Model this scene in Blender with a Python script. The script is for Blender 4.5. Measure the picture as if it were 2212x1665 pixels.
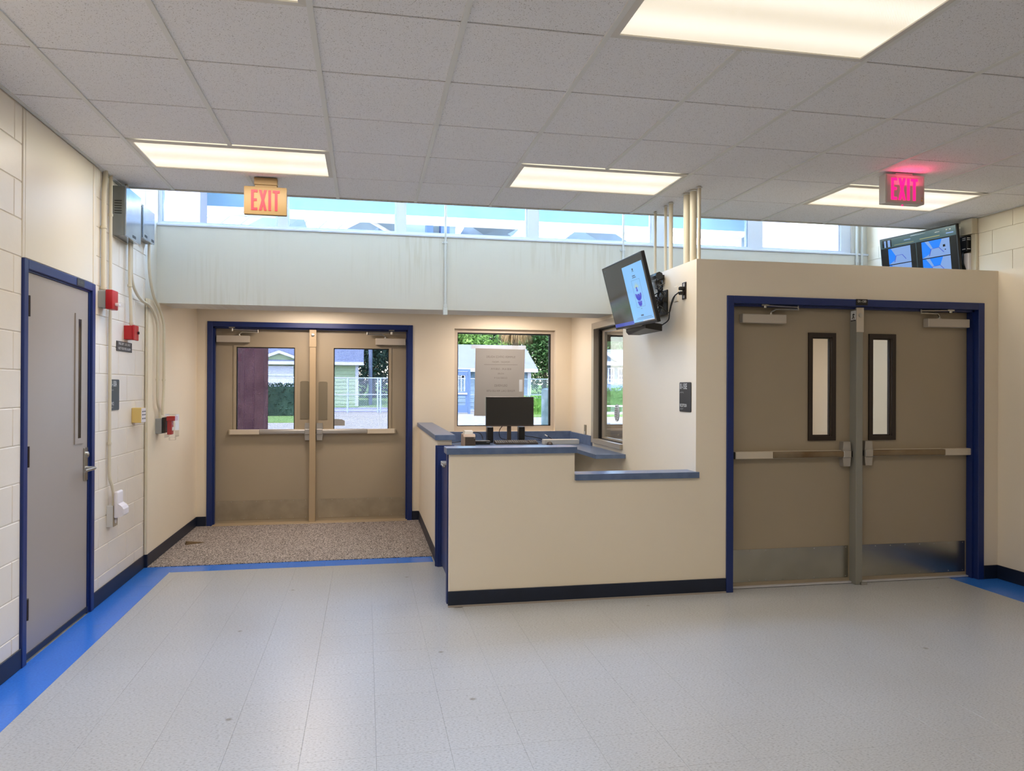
import bpy, bmesh, math, random
from mathutils import Vector, Matrix
random.seed(7)
scn = bpy.context.scene
for o in list(bpy.data.objects): bpy.data.objects.remove(o)

# ------------------------------------------------------------------ camera
F_PX, CXP, CYP, EYE = 1608.0, 1106.0, 832.5, 1.51
YAW, PIT, ROL = .1941, .0024, .0045
_f = Vector((math.sin(YAW)*math.cos(PIT), math.cos(YAW)*math.cos(PIT), math.sin(PIT)))
_r = Vector((math.cos(YAW), -math.sin(YAW), 0)); _u = _r.cross(_f)
_r, _u = _r*math.cos(ROL)+_u*math.sin(ROL), -_r*math.sin(ROL)+_u*math.cos(ROL)
cd = bpy.data.cameras.new('camera'); cam = bpy.data.objects.new('camera', cd)
scn.collection.objects.link(cam); scn.camera = cam
cd.sensor_fit = 'HORIZONTAL'; cd.sensor_width = 36; cd.lens = 36*F_PX/2212
cd.clip_start = .05; cd.clip_end = 400
_m = Matrix((( _r.x,_u.x,-_f.x,0),(_r.y,_u.y,-_f.y,0),(_r.z,_u.z,-_f.z,EYE),(0,0,0,1)))
cam.matrix_world = _m
def P(px, py, Y):
    """a point of the photograph at world depth Y (measuring aid)"""
    d = _f + _r*((px-CXP)/F_PX) + _u*((CYP-py)/F_PX)
    return Vector((d.x/d.y*Y, Y, EYE + d.z/d.y*Y))

# ------------------------------------------------------------------ sky, sun, exposure
w = bpy.data.worlds.new('sky'); scn.world = w; w.use_nodes = True
nt = w.node_tree; bg = nt.nodes['Background']
sky = nt.nodes.new('ShaderNodeTexSky'); sky.sky_type = 'NISHITA'; sky.sun_disc = False
sky.sun_elevation = math.radians(58); sky.sun_rotation = math.radians(200); sky.air_density = 1.2; sky.dust_density = 1.0
nt.links.new(sky.outputs[0], bg.inputs[0]); bg.inputs[1].default_value = 4.0
sl = bpy.data.lights.new('sun', 'SUN'); sl.energy = 21.0; sl.angle = .01; sl.color = (1, .96, .9)
so = bpy.data.objects.new('sun', sl); scn.collection.objects.link(so)
so.rotation_euler = Vector((.45, .55, -1.0)).to_track_quat('-Z', 'Y').to_euler(); so.location = (0, -20, 40)
vs = scn.view_settings
vs.view_transform = 'Standard'; vs.look = 'None'; vs.gamma = 1; vs.use_curve_mapping = False; vs.exposure = .42
scn.cycles.max_bounces = 6; scn.cycles.caustics_reflective = False; scn.cycles.caustics_refractive = False
LAMP_W = 12.5                      # watts of one ceiling fixture
LAMP_C = (1.0, .91, .79)

# ------------------------------------------------------------------ helpers
COL = scn.collection.objects
WM = {}
class MB:
    def __init__(s): s.v, s.f = [], []
    def add(s, vs_, fs): 
        n = len(s.v); s.v += [tuple(a) for a in vs_]; s.f += [tuple(i+n for i in f) for f in fs]; return s
    def box(s, x0, x1, y0, y1, z0, z1, bev=0, seg=1):
        if x0 > x1: x0, x1 = x1, x0
        if y0 > y1: y0, y1 = y1, y0
        if z0 > z1: z0, z1 = z1, z0
        vs_ = [(x0,y0,z0),(x1,y0,z0),(x1,y1,z0),(x0,y1,z0),(x0,y0,z1),(x1,y0,z1),(x1,y1,z1),(x0,y1,z1)]
        fs = [(0,3,2,1),(4,5,6,7),(0,1,5,4),(1,2,6,5),(2,3,7,6),(3,0,4,7)]
        if bev:
            bm = bmesh.new(); V = [bm.verts.new(a) for a in vs_]
            for f in fs: bm.faces.new([V[i] for i in f])
            bmesh.ops.bevel(bm, geom=bm.edges[:], offset=bev, segments=seg, affect='EDGES', profile=.5)
            bm.verts.index_update(); s.add([v.co[:] for v in bm.verts], [[v.index for v in f.verts] for f in bm.faces]); bm.free()
            return s
        return s.add(vs_, fs)
    def prism(s, poly, vec):
        """poly: list of 3D points, extruded by vec"""
        n = len(poly); a = [Vector(p) for p in poly]; b = [p+Vector(vec) for p in a]
        return s.add(a+b, [tuple(range(n))[::-1], tuple(range(n, 2*n))]+[(i, (i+1) % n, n+(i+1) % n, n+i) for i in range(n)])
    def tube(s, pts, r, seg=10, cap=True, r2=None):
        pts = [Vector(p) for p in pts]; n = len(pts); rings = []
        t0 = (pts[1]-pts[0]).normalized(); ref = Vector((0,0,1)) if abs(t0.z) < .9 else Vector((1,0,0))
        nrm = t0.cross(ref).normalized()
        for i, p in enumerate(pts):
            t = ((pts[min(i+1,n-1)]-pts[i]).normalized()+(pts[i]-pts[max(i-1,0)]).normalized())
            t = t.normalized() if t.length > 1e-6 else t0
            nrm = (nrm-t*nrm.dot(t)).normalized(); b = t.cross(nrm)
            rr = r if r2 is None else r+(r2-r)*i/(n-1)
            rings.append([p+(nrm*math.cos(a)+b*math.sin(a))*rr for a in (2*math.pi*k/seg for k in range(seg))])
        vs_ = [q for ring in rings for q in ring]
        fs = [(i*seg+k, i*seg+(k+1) % seg, (i+1)*seg+(k+1) % seg, (i+1)*seg+k) for i in range(n-1) for k in range(seg)]
        if cap: fs += [tuple(range(seg))[::-1], tuple((n-1)*seg+k for k in range(seg))]
        return s.add(vs_, fs)
    def lathe(s, c, prof, seg=16, axis='z'):
        """prof: (radius, height) pairs along the axis from c"""
        vs_, fs = [], []
        for r, h in prof:
            for k in range(seg):
                a = 2*math.pi*k/seg; q = (r*math.cos(a), r*math.sin(a), h)
                q = {'z': q, 'x': (q[2],q[0],q[1]), 'y': (q[0],q[2],q[1])}[axis]
                vs_.append((c[0]+q[0], c[1]+q[1], c[2]+q[2]))
        m = len(prof)
        fs = [(i*seg+k, i*seg+(k+1) % seg, (i+1)*seg+(k+1) % seg, (i+1)*seg+k) for i in range(m-1) for k in range(seg)]
        fs += [tuple(range(seg))[::-1], tuple((m-1)*seg+k for k in range(seg))]
        return s.add(vs_, fs)
    def wall(s, ax, p0, p1, u0, u1, z0, z1, holes=()):
        """slab with rectangular holes; ax = normal axis 'x' or 'y'; p0..p1 thickness; u along the other axis"""
        us = sorted({u0, u1, *[a for h in holes for a in h[:2]]}); zs = sorted({z0, z1, *[a for h in holes for a in h[2:]]})
        us = [u for u in us if u0 <= u <= u1]; zs = [z for z in zs if z0 <= z <= z1]
        def solid(i, j):
            if not (0 <= i < len(us)-1 and 0 <= j < len(zs)-1): return False
            u, z = (us[i]+us[i+1])/2, (zs[j]+zs[j+1])/2
            return not any(a < u < b and c < z < d for a, b, c, d in holes)
        def pt(p, u, z): return (p, u, z) if ax == 'x' else (u, p, z)
        for i in range(len(us)-1):
            for j in range(len(zs)-1):
                if not solid(i, j): continue
                a, b, c, d = us[i], us[i+1], zs[j], zs[j+1]
                for p in (p0, p1): s.add([pt(p,a,c),pt(p,b,c),pt(p,b,d),pt(p,a,d)], [(0,1,2,3)])
                if not solid(i-1, j): s.add([pt(p0,a,c),pt(p1,a,c),pt(p1,a,d),pt(p0,a,d)], [(0,1,2,3)])
                if not solid(i+1, j): s.add([pt(p0,b,c),pt(p1,b,c),pt(p1,b,d),pt(p0,b,d)], [(0,1,2,3)])
                if not solid(i, j-1): s.add([pt(p0,a,c),pt(p1,a,c),pt(p1,b,c),pt(p0,b,c)], [(0,1,2,3)])
                if not solid(i, j+1): s.add([pt(p0,a,d),pt(p1,a,d),pt(p1,b,d),pt(p0,b,d)], [(0,1,2,3)])
        return s
    def mesh(s, name, mat, smooth=False):
        me = bpy.data.meshes.new(name); me.from_pydata(s.v, [], s.f)
        bm = bmesh.new(); bm.from_mesh(me)
        bmesh.ops.remove_doubles(bm, verts=bm.verts, dist=1e-5) if len(s.v) < 20000 else None
        bmesh.ops.recalc_face_normals(bm, faces=bm.faces); bm.to_mesh(me); bm.free()
        if smooth:
            for p in me.polygons: p.use_smooth = True
            me.set_sharp_from_angle(angle=math.radians(40))
        if mat: me.materials.append(mat)
        return me
    def build(s, name, mat, parent=None, smooth=False, local=False, label=None):
        o = bpy.data.objects.new(name, s.mesh(name, mat, smooth)); COL.link(o)
        if parent:
            o.parent = parent
            if local: WM[o.name] = WM[parent.name].copy()
            else: o.matrix_parent_inverse = WM[parent.name].inverted(); WM[o.name] = Matrix()
        else: WM[o.name] = Matrix()
        if label: o['label'] = label
        return o
def thing(name, label, cat, loc=(0,0,0), group=None, kind=None, matrix=None):
    o = bpy.data.objects.new(name, None); COL.link(o); o.empty_display_size = .1
    m = matrix if matrix else Matrix.Translation(loc); o.matrix_world = m; WM[o.name] = m.copy()
    tag(o, label, cat, group, kind); return o
def tag(o, label=None, cat=None, group=None, kind=None):
    if label: o['label'] = label
    if cat: o['category'] = cat
    if group: o['group'] = group
    if kind: o['kind'] = kind
    return o
def struct(o, label=None): return tag(o, label, None, None, 'structure')
def inst(me, name, parent, loc, scale=None):
    o = bpy.data.objects.new(name, me); COL.link(o); o.location = loc
    if parent: o.parent = parent; o.matrix_parent_inverse = WM[parent.name].inverted()
    if scale: o.scale = scale
    WM[o.name] = Matrix.Translation(loc); return o
def arc(pts, n=6, r=.06):
    """round the corners of a polyline"""
    pts = [Vector(p) for p in pts]; out = [pts[0]]
    for a, b, c in zip(pts, pts[1:], pts[2:]):
        d1, d2 = (a-b), (c-b); q = min(r, d1.length*.48, d2.length*.48)
        p, e = b+d1.normalized()*q, b+d2.normalized()*q
        out += [(p*(1-t)**2+b*2*t*(1-t)+e*t*t) for t in (k/n for k in range(n+1))]
    return out+[pts[-1]]
def spline(pts, n=8):
    pts = [Vector(p) for p in pts]; q = [pts[0]*2-pts[1]]+pts+[pts[-1]*2-pts[-2]]; out = []
    for a, b, c, d in zip(q, q[1:], q[2:], q[3:]):
        for k in range(n):
            t = k/n; out.append(.5*((2*b)+(c-a)*t+(2*a-5*b+4*c-d)*t*t+(3*b-a-3*c+d)*t**3))
    return out+[pts[-1]]

# ------------------------------------------------------------------ materials
MATS = {}
def srgb(r, g, b):
    return tuple((c/255/12.92 if c/255 <= .04045 else ((c/255+.055)/1.055)**2.4) for c in (r, g, b))
def mat(name, rgb, rough=.5, metal=0, noise=None, bump=None, spec=.5, emit=None, coords='Object', coat=0, trans=0, alpha=1, rand=0):
    m = bpy.data.materials.new(name); m.use_nodes = True; t = m.node_tree; b = t.nodes['Principled BSDF']
    c = srgb(*rgb); b.inputs['Base Color'].default_value = (*c, 1); b.inputs['Roughness'].default_value = rough
    b.inputs['Metallic'].default_value = metal; b.inputs['Specular IOR Level'].default_value = spec
    b.inputs['Coat Weight'].default_value = coat; b.inputs['Coat Roughness'].default_value = .1
    b.inputs['Transmission Weight'].default_value = trans; b.inputs['Alpha'].default_value = alpha
    tc = t.nodes.new('ShaderNodeTexCoord')
    out = None
    if noise:                                   # (scale, amount[, second rgb])
        n = t.nodes.new('ShaderNodeTexNoise'); n.inputs['Scale'].default_value = noise[0]; n.inputs['Detail'].default_value = 4
        t.links.new(tc.outputs[coords], n.inputs['Vector'])
        r = t.nodes.new('ShaderNodeValToRGB'); r.color_ramp.elements[0].position = .3; r.color_ramp.elements[1].position = .7
        k = noise[1]; c2 = srgb(*noise[2]) if len(noise) > 2 else tuple(x*(1-k) for x in c)
        r.color_ramp.elements[0].color = (*c2, 1); r.color_ramp.elements[1].color = (*(tuple(min(1, x*(1+k)) for x in c) if len(noise) < 3 else c), 1)
        t.links.new(n.outputs['Fac'], r.inputs[0]); out = r.outputs[0]
    if rand:
        oi = t.nodes.new('ShaderNodeObjectInfo'); mp = t.nodes.new('ShaderNodeMapRange')
        mp.inputs[3].default_value = 1-rand; mp.inputs[4].default_value = 1+rand*.3
        t.links.new(oi.outputs['Random'], mp.inputs[0])
        mx = t.nodes.new('ShaderNodeMix'); mx.data_type = 'RGBA'; mx.blend_type = 'MULTIPLY'; mx.inputs[0].default_value = 1
        if out: t.links.new(out, mx.inputs[6])
        else: mx.inputs[6].default_value = (*c, 1)
        t.links.new(mp.outputs[0], mx.inputs[7]); out = mx.outputs[2]
    if out: t.links.new(out, b.inputs['Base Color'])
    if bump:                                    # (scale, strength[, detail])
        n2 = t.nodes.new('ShaderNodeTexNoise'); n2.inputs['Scale'].default_value = bump[0]; n2.inputs['Detail'].default_value = bump[2] if len(bump) > 2 else 3
        t.links.new(tc.outputs[coords], n2.inputs['Vector'])
        bp = t.nodes.new('ShaderNodeBump'); bp.inputs['Strength'].default_value = bump[1]; bp.inputs['Distance'].default_value = .01
        t.links.new(n2.outputs['Fac'], bp.inputs['Height']); t.links.new(bp.outputs[0], b.inputs['Normal'])
    if emit: b.inputs['Emission Color'].default_value = (*srgb(*emit[0]), 1); b.inputs['Emission Strength'].default_value = emit[1]
    MATS[name] = m; return m
def glass(name, tint=(255,255,255), refl=.06, rough=.0):
    """thin sheet glass: clear pass-through with a mirror coat"""
    m = bpy.data.materials.new(name); m.use_nodes = True; t = m.node_tree
    for n in list(t.nodes): t.nodes.remove(n)
    o = t.nodes.new('ShaderNodeOutputMaterial'); tr = t.nodes.new('ShaderNodeBsdfTransparent'); gl = t.nodes.new('ShaderNodeBsdfGlossy')
    mx = t.nodes.new('ShaderNodeMixShader'); fr = t.nodes.new('ShaderNodeFresnel'); gb = t.nodes.new('ShaderNodeNewGeometry'); ir = t.nodes.new('ShaderNodeMapRange'); ir.inputs[3].default_value = 1.45; ir.inputs[4].default_value = 1/1.45
    t.links.new(gb.outputs['Backfacing'], ir.inputs[0]); t.links.new(ir.outputs[0], fr.inputs[0])      # same mirror strength from both faces
    tr.inputs[0].default_value = (*srgb(*tint), 1); gl.inputs['Roughness'].default_value = rough
    t.links.new(fr.outputs[0], mx.inputs[0]); t.links.new(tr.outputs[0], mx.inputs[1]); t.links.new(gl.outputs[0], mx.inputs[2]); t.links.new(mx.outputs[0], o.inputs[0])
    MATS[name] = m; return m

M = MATS
mat('cream', (236, 224, 202), .55, noise=(1.2, .02), bump=(60, .04))
mat('block', (231, 221, 206), .36, bump=(22, .10, 5), noise=(3, .03))
mat('mortar', (226, 216, 200), .6, bump=(40, .2))
def streaked(name, rgb):
    m = mat(name, rgb, .6, bump=(14, .10, 5)); t = m.node_tree; b = t.nodes['Principled BSDF']; g = t.nodes.new('ShaderNodeNewGeometry')
    mp = t.nodes.new('ShaderNodeMapping'); mp.inputs['Scale'].default_value = (34, 1, 1.6); n = t.nodes.new('ShaderNodeTexNoise'); n.inputs['Detail'].default_value = 4; n.inputs['Scale'].default_value = 1
    t.links.new(g.outputs['Position'], mp.inputs[0]); t.links.new(mp.outputs[0], n.inputs['Vector'])
    l = t.nodes.new('ShaderNodeTexNoise'); l.inputs['Scale'].default_value = .7; t.links.new(g.outputs['Position'], l.inputs['Vector'])
    lr = t.nodes.new('ShaderNodeMapRange'); lr.inputs[1].default_value = .5; lr.inputs[2].default_value = .7; t.links.new(l.outputs['Fac'], lr.inputs[0])
    r = t.nodes.new('ShaderNodeValToRGB'); c = srgb(*rgb); r.color_ramp.elements[0].position = .40; r.color_ramp.elements[0].color = (c[0]*.86, c[1]*.83, c[2]*.76, 1); r.color_ramp.elements[1].position = .52; r.color_ramp.elements[1].color = (*c, 1)
    t.links.new(n.outputs['Fac'], r.inputs[0]); mx = t.nodes.new('ShaderNodeMix'); mx.data_type = 'RGBA'; mx.inputs[6].default_value = (*c, 1)
    t.links.new(lr.outputs[0], mx.inputs[0]); t.links.new(r.outputs[0], mx.inputs[7]); t.links.new(mx.outputs[2], b.inputs['Base Color'])
streaked('beam_paint', (216, 213, 204))
mat('panel_paint', (224, 214, 196), .32, bump=(5, .03))
mat('navy', (24, 45, 104), .38)
mat('base_navy', (16, 27, 48), .45, noise=(8, .15))
mat('taupe', (164, 150, 127), .42, noise=(1.5, .03))
mat('taupe_grey', (162, 152, 142), .4, noise=(1.5, .03))
mat('mullion_grey', (142, 140, 130), .4)
mat('mullion_tan', (176, 155, 124), .42)
mat('steel', (190, 188, 182), .28, metal=1, noise=(30, .05))
mat('kick_steel', (176, 172, 160), .26, metal=1, noise=(4, .08))
mat('kick_worn', (172, 160, 138), .42, metal=.6, noise=(6, .12))
mat('bronze_bar', (150, 136, 112), .38, metal=.6, noise=(5, .2, (122, 98, 70)))
mat('cast_silver', (176, 172, 166), .35, metal=.6)
mat('beige_metal', (206, 194, 174), .4)
mat('closer_paint', (190, 180, 165), .4)
mat('push_plate', (128, 118, 98), .45, metal=.3)
mat('black', (16, 15, 15), .45)
mat('black_gloss', (10, 10, 11), .15)
mat('dark_brown', (38, 26, 20), .4)
mat('white_plastic', (232, 226, 228), .4)
mat('white_metal', (214, 220, 232), .4)
mat('conduit_paint', (212, 202, 178), .45)
mat('conduit_white', (212, 214, 212), .45)
mat('grey_box', (142, 146, 146), .22, metal=.55, noise=(5, .06))
mat('galv', (178, 190, 206), .16, metal=.8, noise=(9, .12))
mat('grey_paint', (146, 147, 145), .5)
mat('red', (178, 24, 30), .35)
mat('yellow_box', (216, 186, 112), .5)
mat('sign_grey', (62, 68, 70), .5)
mat('sign_dark', (44, 44, 46), .45)
mat('print_white', (236, 236, 232), .5)
mat('print_grey', (120, 116, 108), .7)
mat('exit_tan', (156, 128, 84), .5)
mat('exit_white', (206, 198, 192), .5)
mat('exit_red', (235, 30, 50), .4, emit=((255, 40, 60), .25))
mat('exit_led', (240, 20, 90), .4, emit=((255, 20, 105), 1.5))
def translucent(name, rgb, k):
    m = mat(name, rgb, .8); t = m.node_tree; b = t.nodes['Principled BSDF']; o = [n for n in t.nodes if n.type == 'OUTPUT_MATERIAL'][0]
    tl = t.nodes.new('ShaderNodeBsdfTranslucent'); tl.inputs[0].default_value = (*srgb(*rgb), 1); mx = t.nodes.new('ShaderNodeMixShader'); mx.inputs[0].default_value = k
    t.links.new(b.outputs[0], mx.inputs[1]); t.links.new(tl.outputs[0], mx.inputs[2]); t.links.new(mx.outputs[0], o.inputs[0])
translucent('paper', (172, 170, 166), .3)
mat('tape', (214, 222, 230), .5, alpha=.65)
mat('laminate', (104, 122, 154), .28, noise=(16, .2, (86, 104, 136)))
mat('laminate_edge', (78, 104, 142), .4, noise=(16, .2, (64, 88, 122)))
mat('alu_tan', (176, 166, 150), .4, metal=.3)
mat('tee', (228, 228, 224), .5)
mat('lamp_frame', (218, 214, 206), .5)
mat('monitor_black', (30, 30, 28), .35)
mat('printer_grey', (208, 206, 200), .5)
mat('printer_brown', (74, 64, 58), .5)
mat('clear_plastic', (250, 245, 245), .05, trans=.0, alpha=.07)
mat('wood_wedge', (110, 88, 58), .7, noise=(20, .3))
mat('threshold', (222, 222, 226), .3, metal=.3)
glass('glass'); glass('glass_dark', (60, 58, 52)); glass('glass_wired', (150, 150, 155)); glass('glass_dimmed', (156, 156, 158)); glass('glass_light', (172, 172, 176))  # tints on the lower outdoor panes, added to dim the view outside
mat('gasket', (14, 13, 13), .6)
mat('wire', (66, 66, 84), .5)

def vct(name, rgb, fleck, stain=True, rough=.29):
    m = mat(name, rgb, rough, rand=.009); t = m.node_tree; b = t.nodes['Principled BSDF']
    tc = t.nodes.new('ShaderNodeTexCoord'); g = t.nodes.new('ShaderNodeNewGeometry')
    src = b.inputs['Base Color'].links[0].from_socket
    mp = t.nodes.new('ShaderNodeMapping'); mp.inputs['Scale'].default_value = (80, 170, 1)
    t.links.new(g.outputs['Position'], mp.inputs['Vector'])
    n = t.nodes.new('ShaderNodeTexNoise'); n.inputs['Scale'].default_value = 1; n.inputs['Detail'].default_value = 3
    t.links.new(mp.outputs[0], n.inputs['Vector'])
    r = t.nodes.new('ShaderNodeValToRGB'); e = r.color_ramp.elements
    e[0].position = .32; e[0].color = (*srgb(*fleck), 1); e[1].position = .46; e[1].color = (1, 1, 1, 1)
    k = r.color_ramp.elements.new(.54); k.color = (1, 1, 1, 1); k2 = r.color_ramp.elements.new(.66); k2.color = (1.22, 1.22, 1.22, 1)
    t.links.new(n.outputs['Fac'], r.inputs[0])
    mx = t.nodes.new('ShaderNodeMix'); mx.data_type = 'RGBA'; mx.blend_type = 'MULTIPLY'; mx.inputs[0].default_value = .6
    t.links.new(src, mx.inputs[6]); t.links.new(r.outputs[0], mx.inputs[7]); last = mx.outputs[2]
    if stain:
        s = t.nodes.new('ShaderNodeTexNoise'); s.inputs['Scale'].default_value = .9; s.inputs['Detail'].default_value = 1
        t.links.new(g.outputs['Position'], s.inputs['Vector'])
        r2 = t.nodes.new('ShaderNodeValToRGB'); r2.color_ramp.elements[0].position = .25; r2.color_ramp.elements[0].color = (.93, .915, .88, 1)
        r2.color_ramp.elements[1].position = .65; r2.color_ramp.elements[1].color = (1, 1, 1, 1)
        t.links.new(s.outputs['Fac'], r2.inputs[0])
        v = t.nodes.new('ShaderNodeTexVoronoi'); v.inputs['Scale'].default_value = 2.6; t.links.new(g.outputs['Position'], v.inputs['Vector'])
        r3 = t.nodes.new('ShaderNodeValToRGB'); r3.color_ramp.elements[0].position = .022; r3.color_ramp.elements[0].color = (.55, .5, .42, 1)
        r3.color_ramp.elements[1].position = .05; r3.color_ramp.elements[1].color = (1, 1, 1, 1); t.links.new(v.outputs['Distance'], r3.inputs[0])
        for q in (r2, r3):
            m2 = t.nodes.new('ShaderNodeMix'); m2.data_type = 'RGBA'; m2.blend_type = 'MULTIPLY'; m2.inputs[0].default_value = 1
            t.links.new(last, m2.inputs[6]); t.links.new(q.outputs[0], m2.inputs[7]); last = m2.outputs[2]
    t.links.new(last, b.inputs['Base Color'])
    bp = t.nodes.new('ShaderNodeBump'); bp.inputs['Strength'].default_value = .03; bp.inputs['Distance'].default_value = .01
    t.links.new(n.outputs['Fac'], bp.inputs['Height']); t.links.new(bp.outputs[0], b.inputs['Normal'])
    return m
vct('vct', (183, 185, 187), (168, 166, 162))
vct('vct_blue', (52, 122, 220), (200, 214, 240), stain=False, rough=.24)

def speckle(name, rgb, dark, scale, lo, hi, rough=.9, two=None, bump=.3):
    m = mat(name, rgb, rough, rand=.02); t = m.node_tree; b = t.nodes['Principled BSDF']; src = b.inputs['Base Color'].links[0].from_socket
    g = t.nodes.new('ShaderNodeNewGeometry'); n = t.nodes.new('ShaderNodeTexNoise'); n.inputs['Scale'].default_value = scale; n.inputs['Detail'].default_value = 2
    t.links.new(g.outputs['Position'], n.inputs['Vector'])
    r = t.nodes.new('ShaderNodeValToRGB'); r.color_ramp.elements[0].position = lo; r.color_ramp.elements[0].color = (*srgb(*dark), 1)
    r.color_ramp.elements[1].position = hi; r.color_ramp.elements[1].color = (1, 1, 1, 1)
    if two:
        k = r.color_ramp.elements.new(two[0]); k.color = (1, 1, 1, 1); k = r.color_ramp.elements.new(min(1, two[0]+.06)); k.color = (*two[1], 1)
    t.links.new(n.outputs['Fac'], r.inputs[0])
    mx = t.nodes.new('ShaderNodeMix'); mx.data_type = 'RGBA'; mx.blend_type = 'MULTIPLY'; mx.inputs[0].default_value = 1
    t.links.new(src, mx.inputs[6]); t.links.new(r.outputs[0], mx.inputs[7]); t.links.new(mx.outputs[2], b.inputs['Base Color'])
    bp = t.nodes.new('ShaderNodeBump'); bp.inputs['Strength'].default_value = bump; bp.inputs['Distance'].default_value = .004
    t.links.new(n.outputs['Fac'], bp.inputs['Height']); t.links.new(bp.outputs[0], b.inputs['Normal'])
    return m
speckle('acoustic', (241, 240, 241), (168, 162, 156), 210, .30, .38, bump=.15)
speckle('carpet', (168, 157, 150), (112, 104, 100), 105, .40, .52, two=(.56, (1.5, 1.48, 1.46)), bump=.7)

def lens(name, period, centre):
    """lit prismatic lens of a two-lamp fixture: brighter along the two tubes"""
    m = bpy.data.materials.new(name); m.use_nodes = True; t = m.node_tree; b = t.nodes['Principled BSDF']
    b.inputs['Base Color'].default_value = (.8, .78, .72, 1); b.inputs['Roughness'].default_value = .3
    tc = t.nodes.new('ShaderNodeTexCoord'); sp = t.nodes.new('ShaderNodeSeparateXYZ'); t.links.new(tc.outputs['Object'], sp.inputs[0])
    a = t.nodes.new('ShaderNodeMath'); a.operation = 'MULTIPLY'; a.inputs[1].default_value = 2*math.pi/.27; t.links.new(sp.outputs['Y'], a.inputs[0])
    c = t.nodes.new('ShaderNodeMath'); c.operation = 'COSINE'; t.links.new(a.outputs[0], c.inputs[0])
    r = t.nodes.new('ShaderNodeMapRange'); r.inputs[1].default_value = -1; r.inputs[2].default_value = 1; r.inputs[3].default_value = 1; r.inputs[4].default_value = 0
    t.links.new(c.outputs[0], r.inputs[0])
    ck = t.nodes.new('ShaderNodeTexChecker'); ck.inputs['Scale'].default_value = 160; ck.inputs[1].default_value = (1, 1, 1, 1); ck.inputs[2].default_value = (.9, .9, .9, 1)
    t.links.new(tc.outputs['Object'], ck.inputs['Vector'])
    cr = t.nodes.new('ShaderNodeValToRGB'); cr.color_ramp.elements[0].color = (.80, .70, .54, 1); cr.color_ramp.elements[1].color = (1.0, .93, .78, 1)
    t.links.new(r.outputs[0], cr.inputs[0])
    mx = t.nodes.new('ShaderNodeMix'); mx.data_type = 'RGBA'; mx.blend_type = 'MULTIPLY'; mx.inputs[0].default_value = 1
    t.links.new(cr.outputs[0], mx.inputs[6]); t.links.new(ck.outputs[0], mx.inputs[7])
    t.links.new(mx.outputs[2], b.inputs['Emission Color']); b.inputs['Emission Strength'].default_value = .70
    MATS[name] = m
lens('lamp_lens', .27, 0)

# text meshes, made in one pass
TXT = {}
def make_texts(items):
    obs = []
    for key, s, size, al in items:
        cu = bpy.data.curves.new(key, 'FONT'); cu.body = s; cu.size = size; cu.align_x = al; cu.align_y = 'BOTTOM'; cu.resolution_u = 3
        cu.space_line = 1.15
        o = bpy.data.objects.new(key, cu); COL.link(o); obs.append((key, o))
    dg = bpy.context.evaluated_depsgraph_get(); dg.update()
    for key, o in obs:
        me = bpy.data.meshes.new_from_object(o.evaluated_get(dg)); TXT[key] = ([v.co.copy() for v in me.vertices], [tuple(p.vertices) for p in me.polygons])
    for key, o in obs: bpy.data.objects.remove(o)
make_texts([('150E', '01-150E', .062, 'LEFT'), ('RECEPTION', 'RECEPTION', .034, 'LEFT'), ('100A', '01-100A', .062, 'LEFT'), ('OFFICE', 'OFFICE', .034, 'LEFT'),
            ('150', '01-150', .026, 'CENTER'), ('FD1', 'FIRE DEPT. USE ONLY', .032, 'CENTER'), ('FD2', 'NOT FOR FIRE ALARM', .032, 'CENTER'), ('100', '01-100A', .022, 'CENTER'),
            ('N1', 'SUMMER OFFICE HOURS', .036, 'CENTER'), ('N2', 'MONDAY - FRIDAY', .028, 'CENTER'), ('N3', '8:00 A.M. - 5:00 P.M.', .033, 'CENTER'),
            ('N4', 'HOURS', .026, 'CENTER'), ('N5', 'CLOSED JULY 4', .026, 'CENTER'), ('N6', 'DELIVERIES', .036, 'CENTER'), ('N7', 'PLEASE CALL 904 630 6700', .033, 'CENTER'),
            ('CCTV', 'CCTV 7-18', .075, 'LEFT'), ('PULL', 'PULL', .014, 'CENTER')])
def text(key, name, m, parent, org, right, up, sx=1, sy=1, local=False, label=None):
    v, f = TXT[key]; org, right, up = Vector(org), Vector(right), Vector(up)
    mb = MB(); mb.add([org+right*(q.x*sx)+up*(q.y*sy) for q in v], f)
    return mb.build(name, M[m], parent, local=local, label=label)

# ================================================================== the setting
XL, XT, XR, XRU = -1.80, 2.38, 4.97, 5.21       # left wall, reception wall, right lower wall, right upper wall
YP, YB, YC = 5.10, 8.48, 6.04                   # partition front, back wall, edge of the tiled ceiling
ZC, ZT = 2.998, 2.46                            # ceiling, top of the partitions
Y0 = -5.0                                       # wall behind the camera
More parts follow.
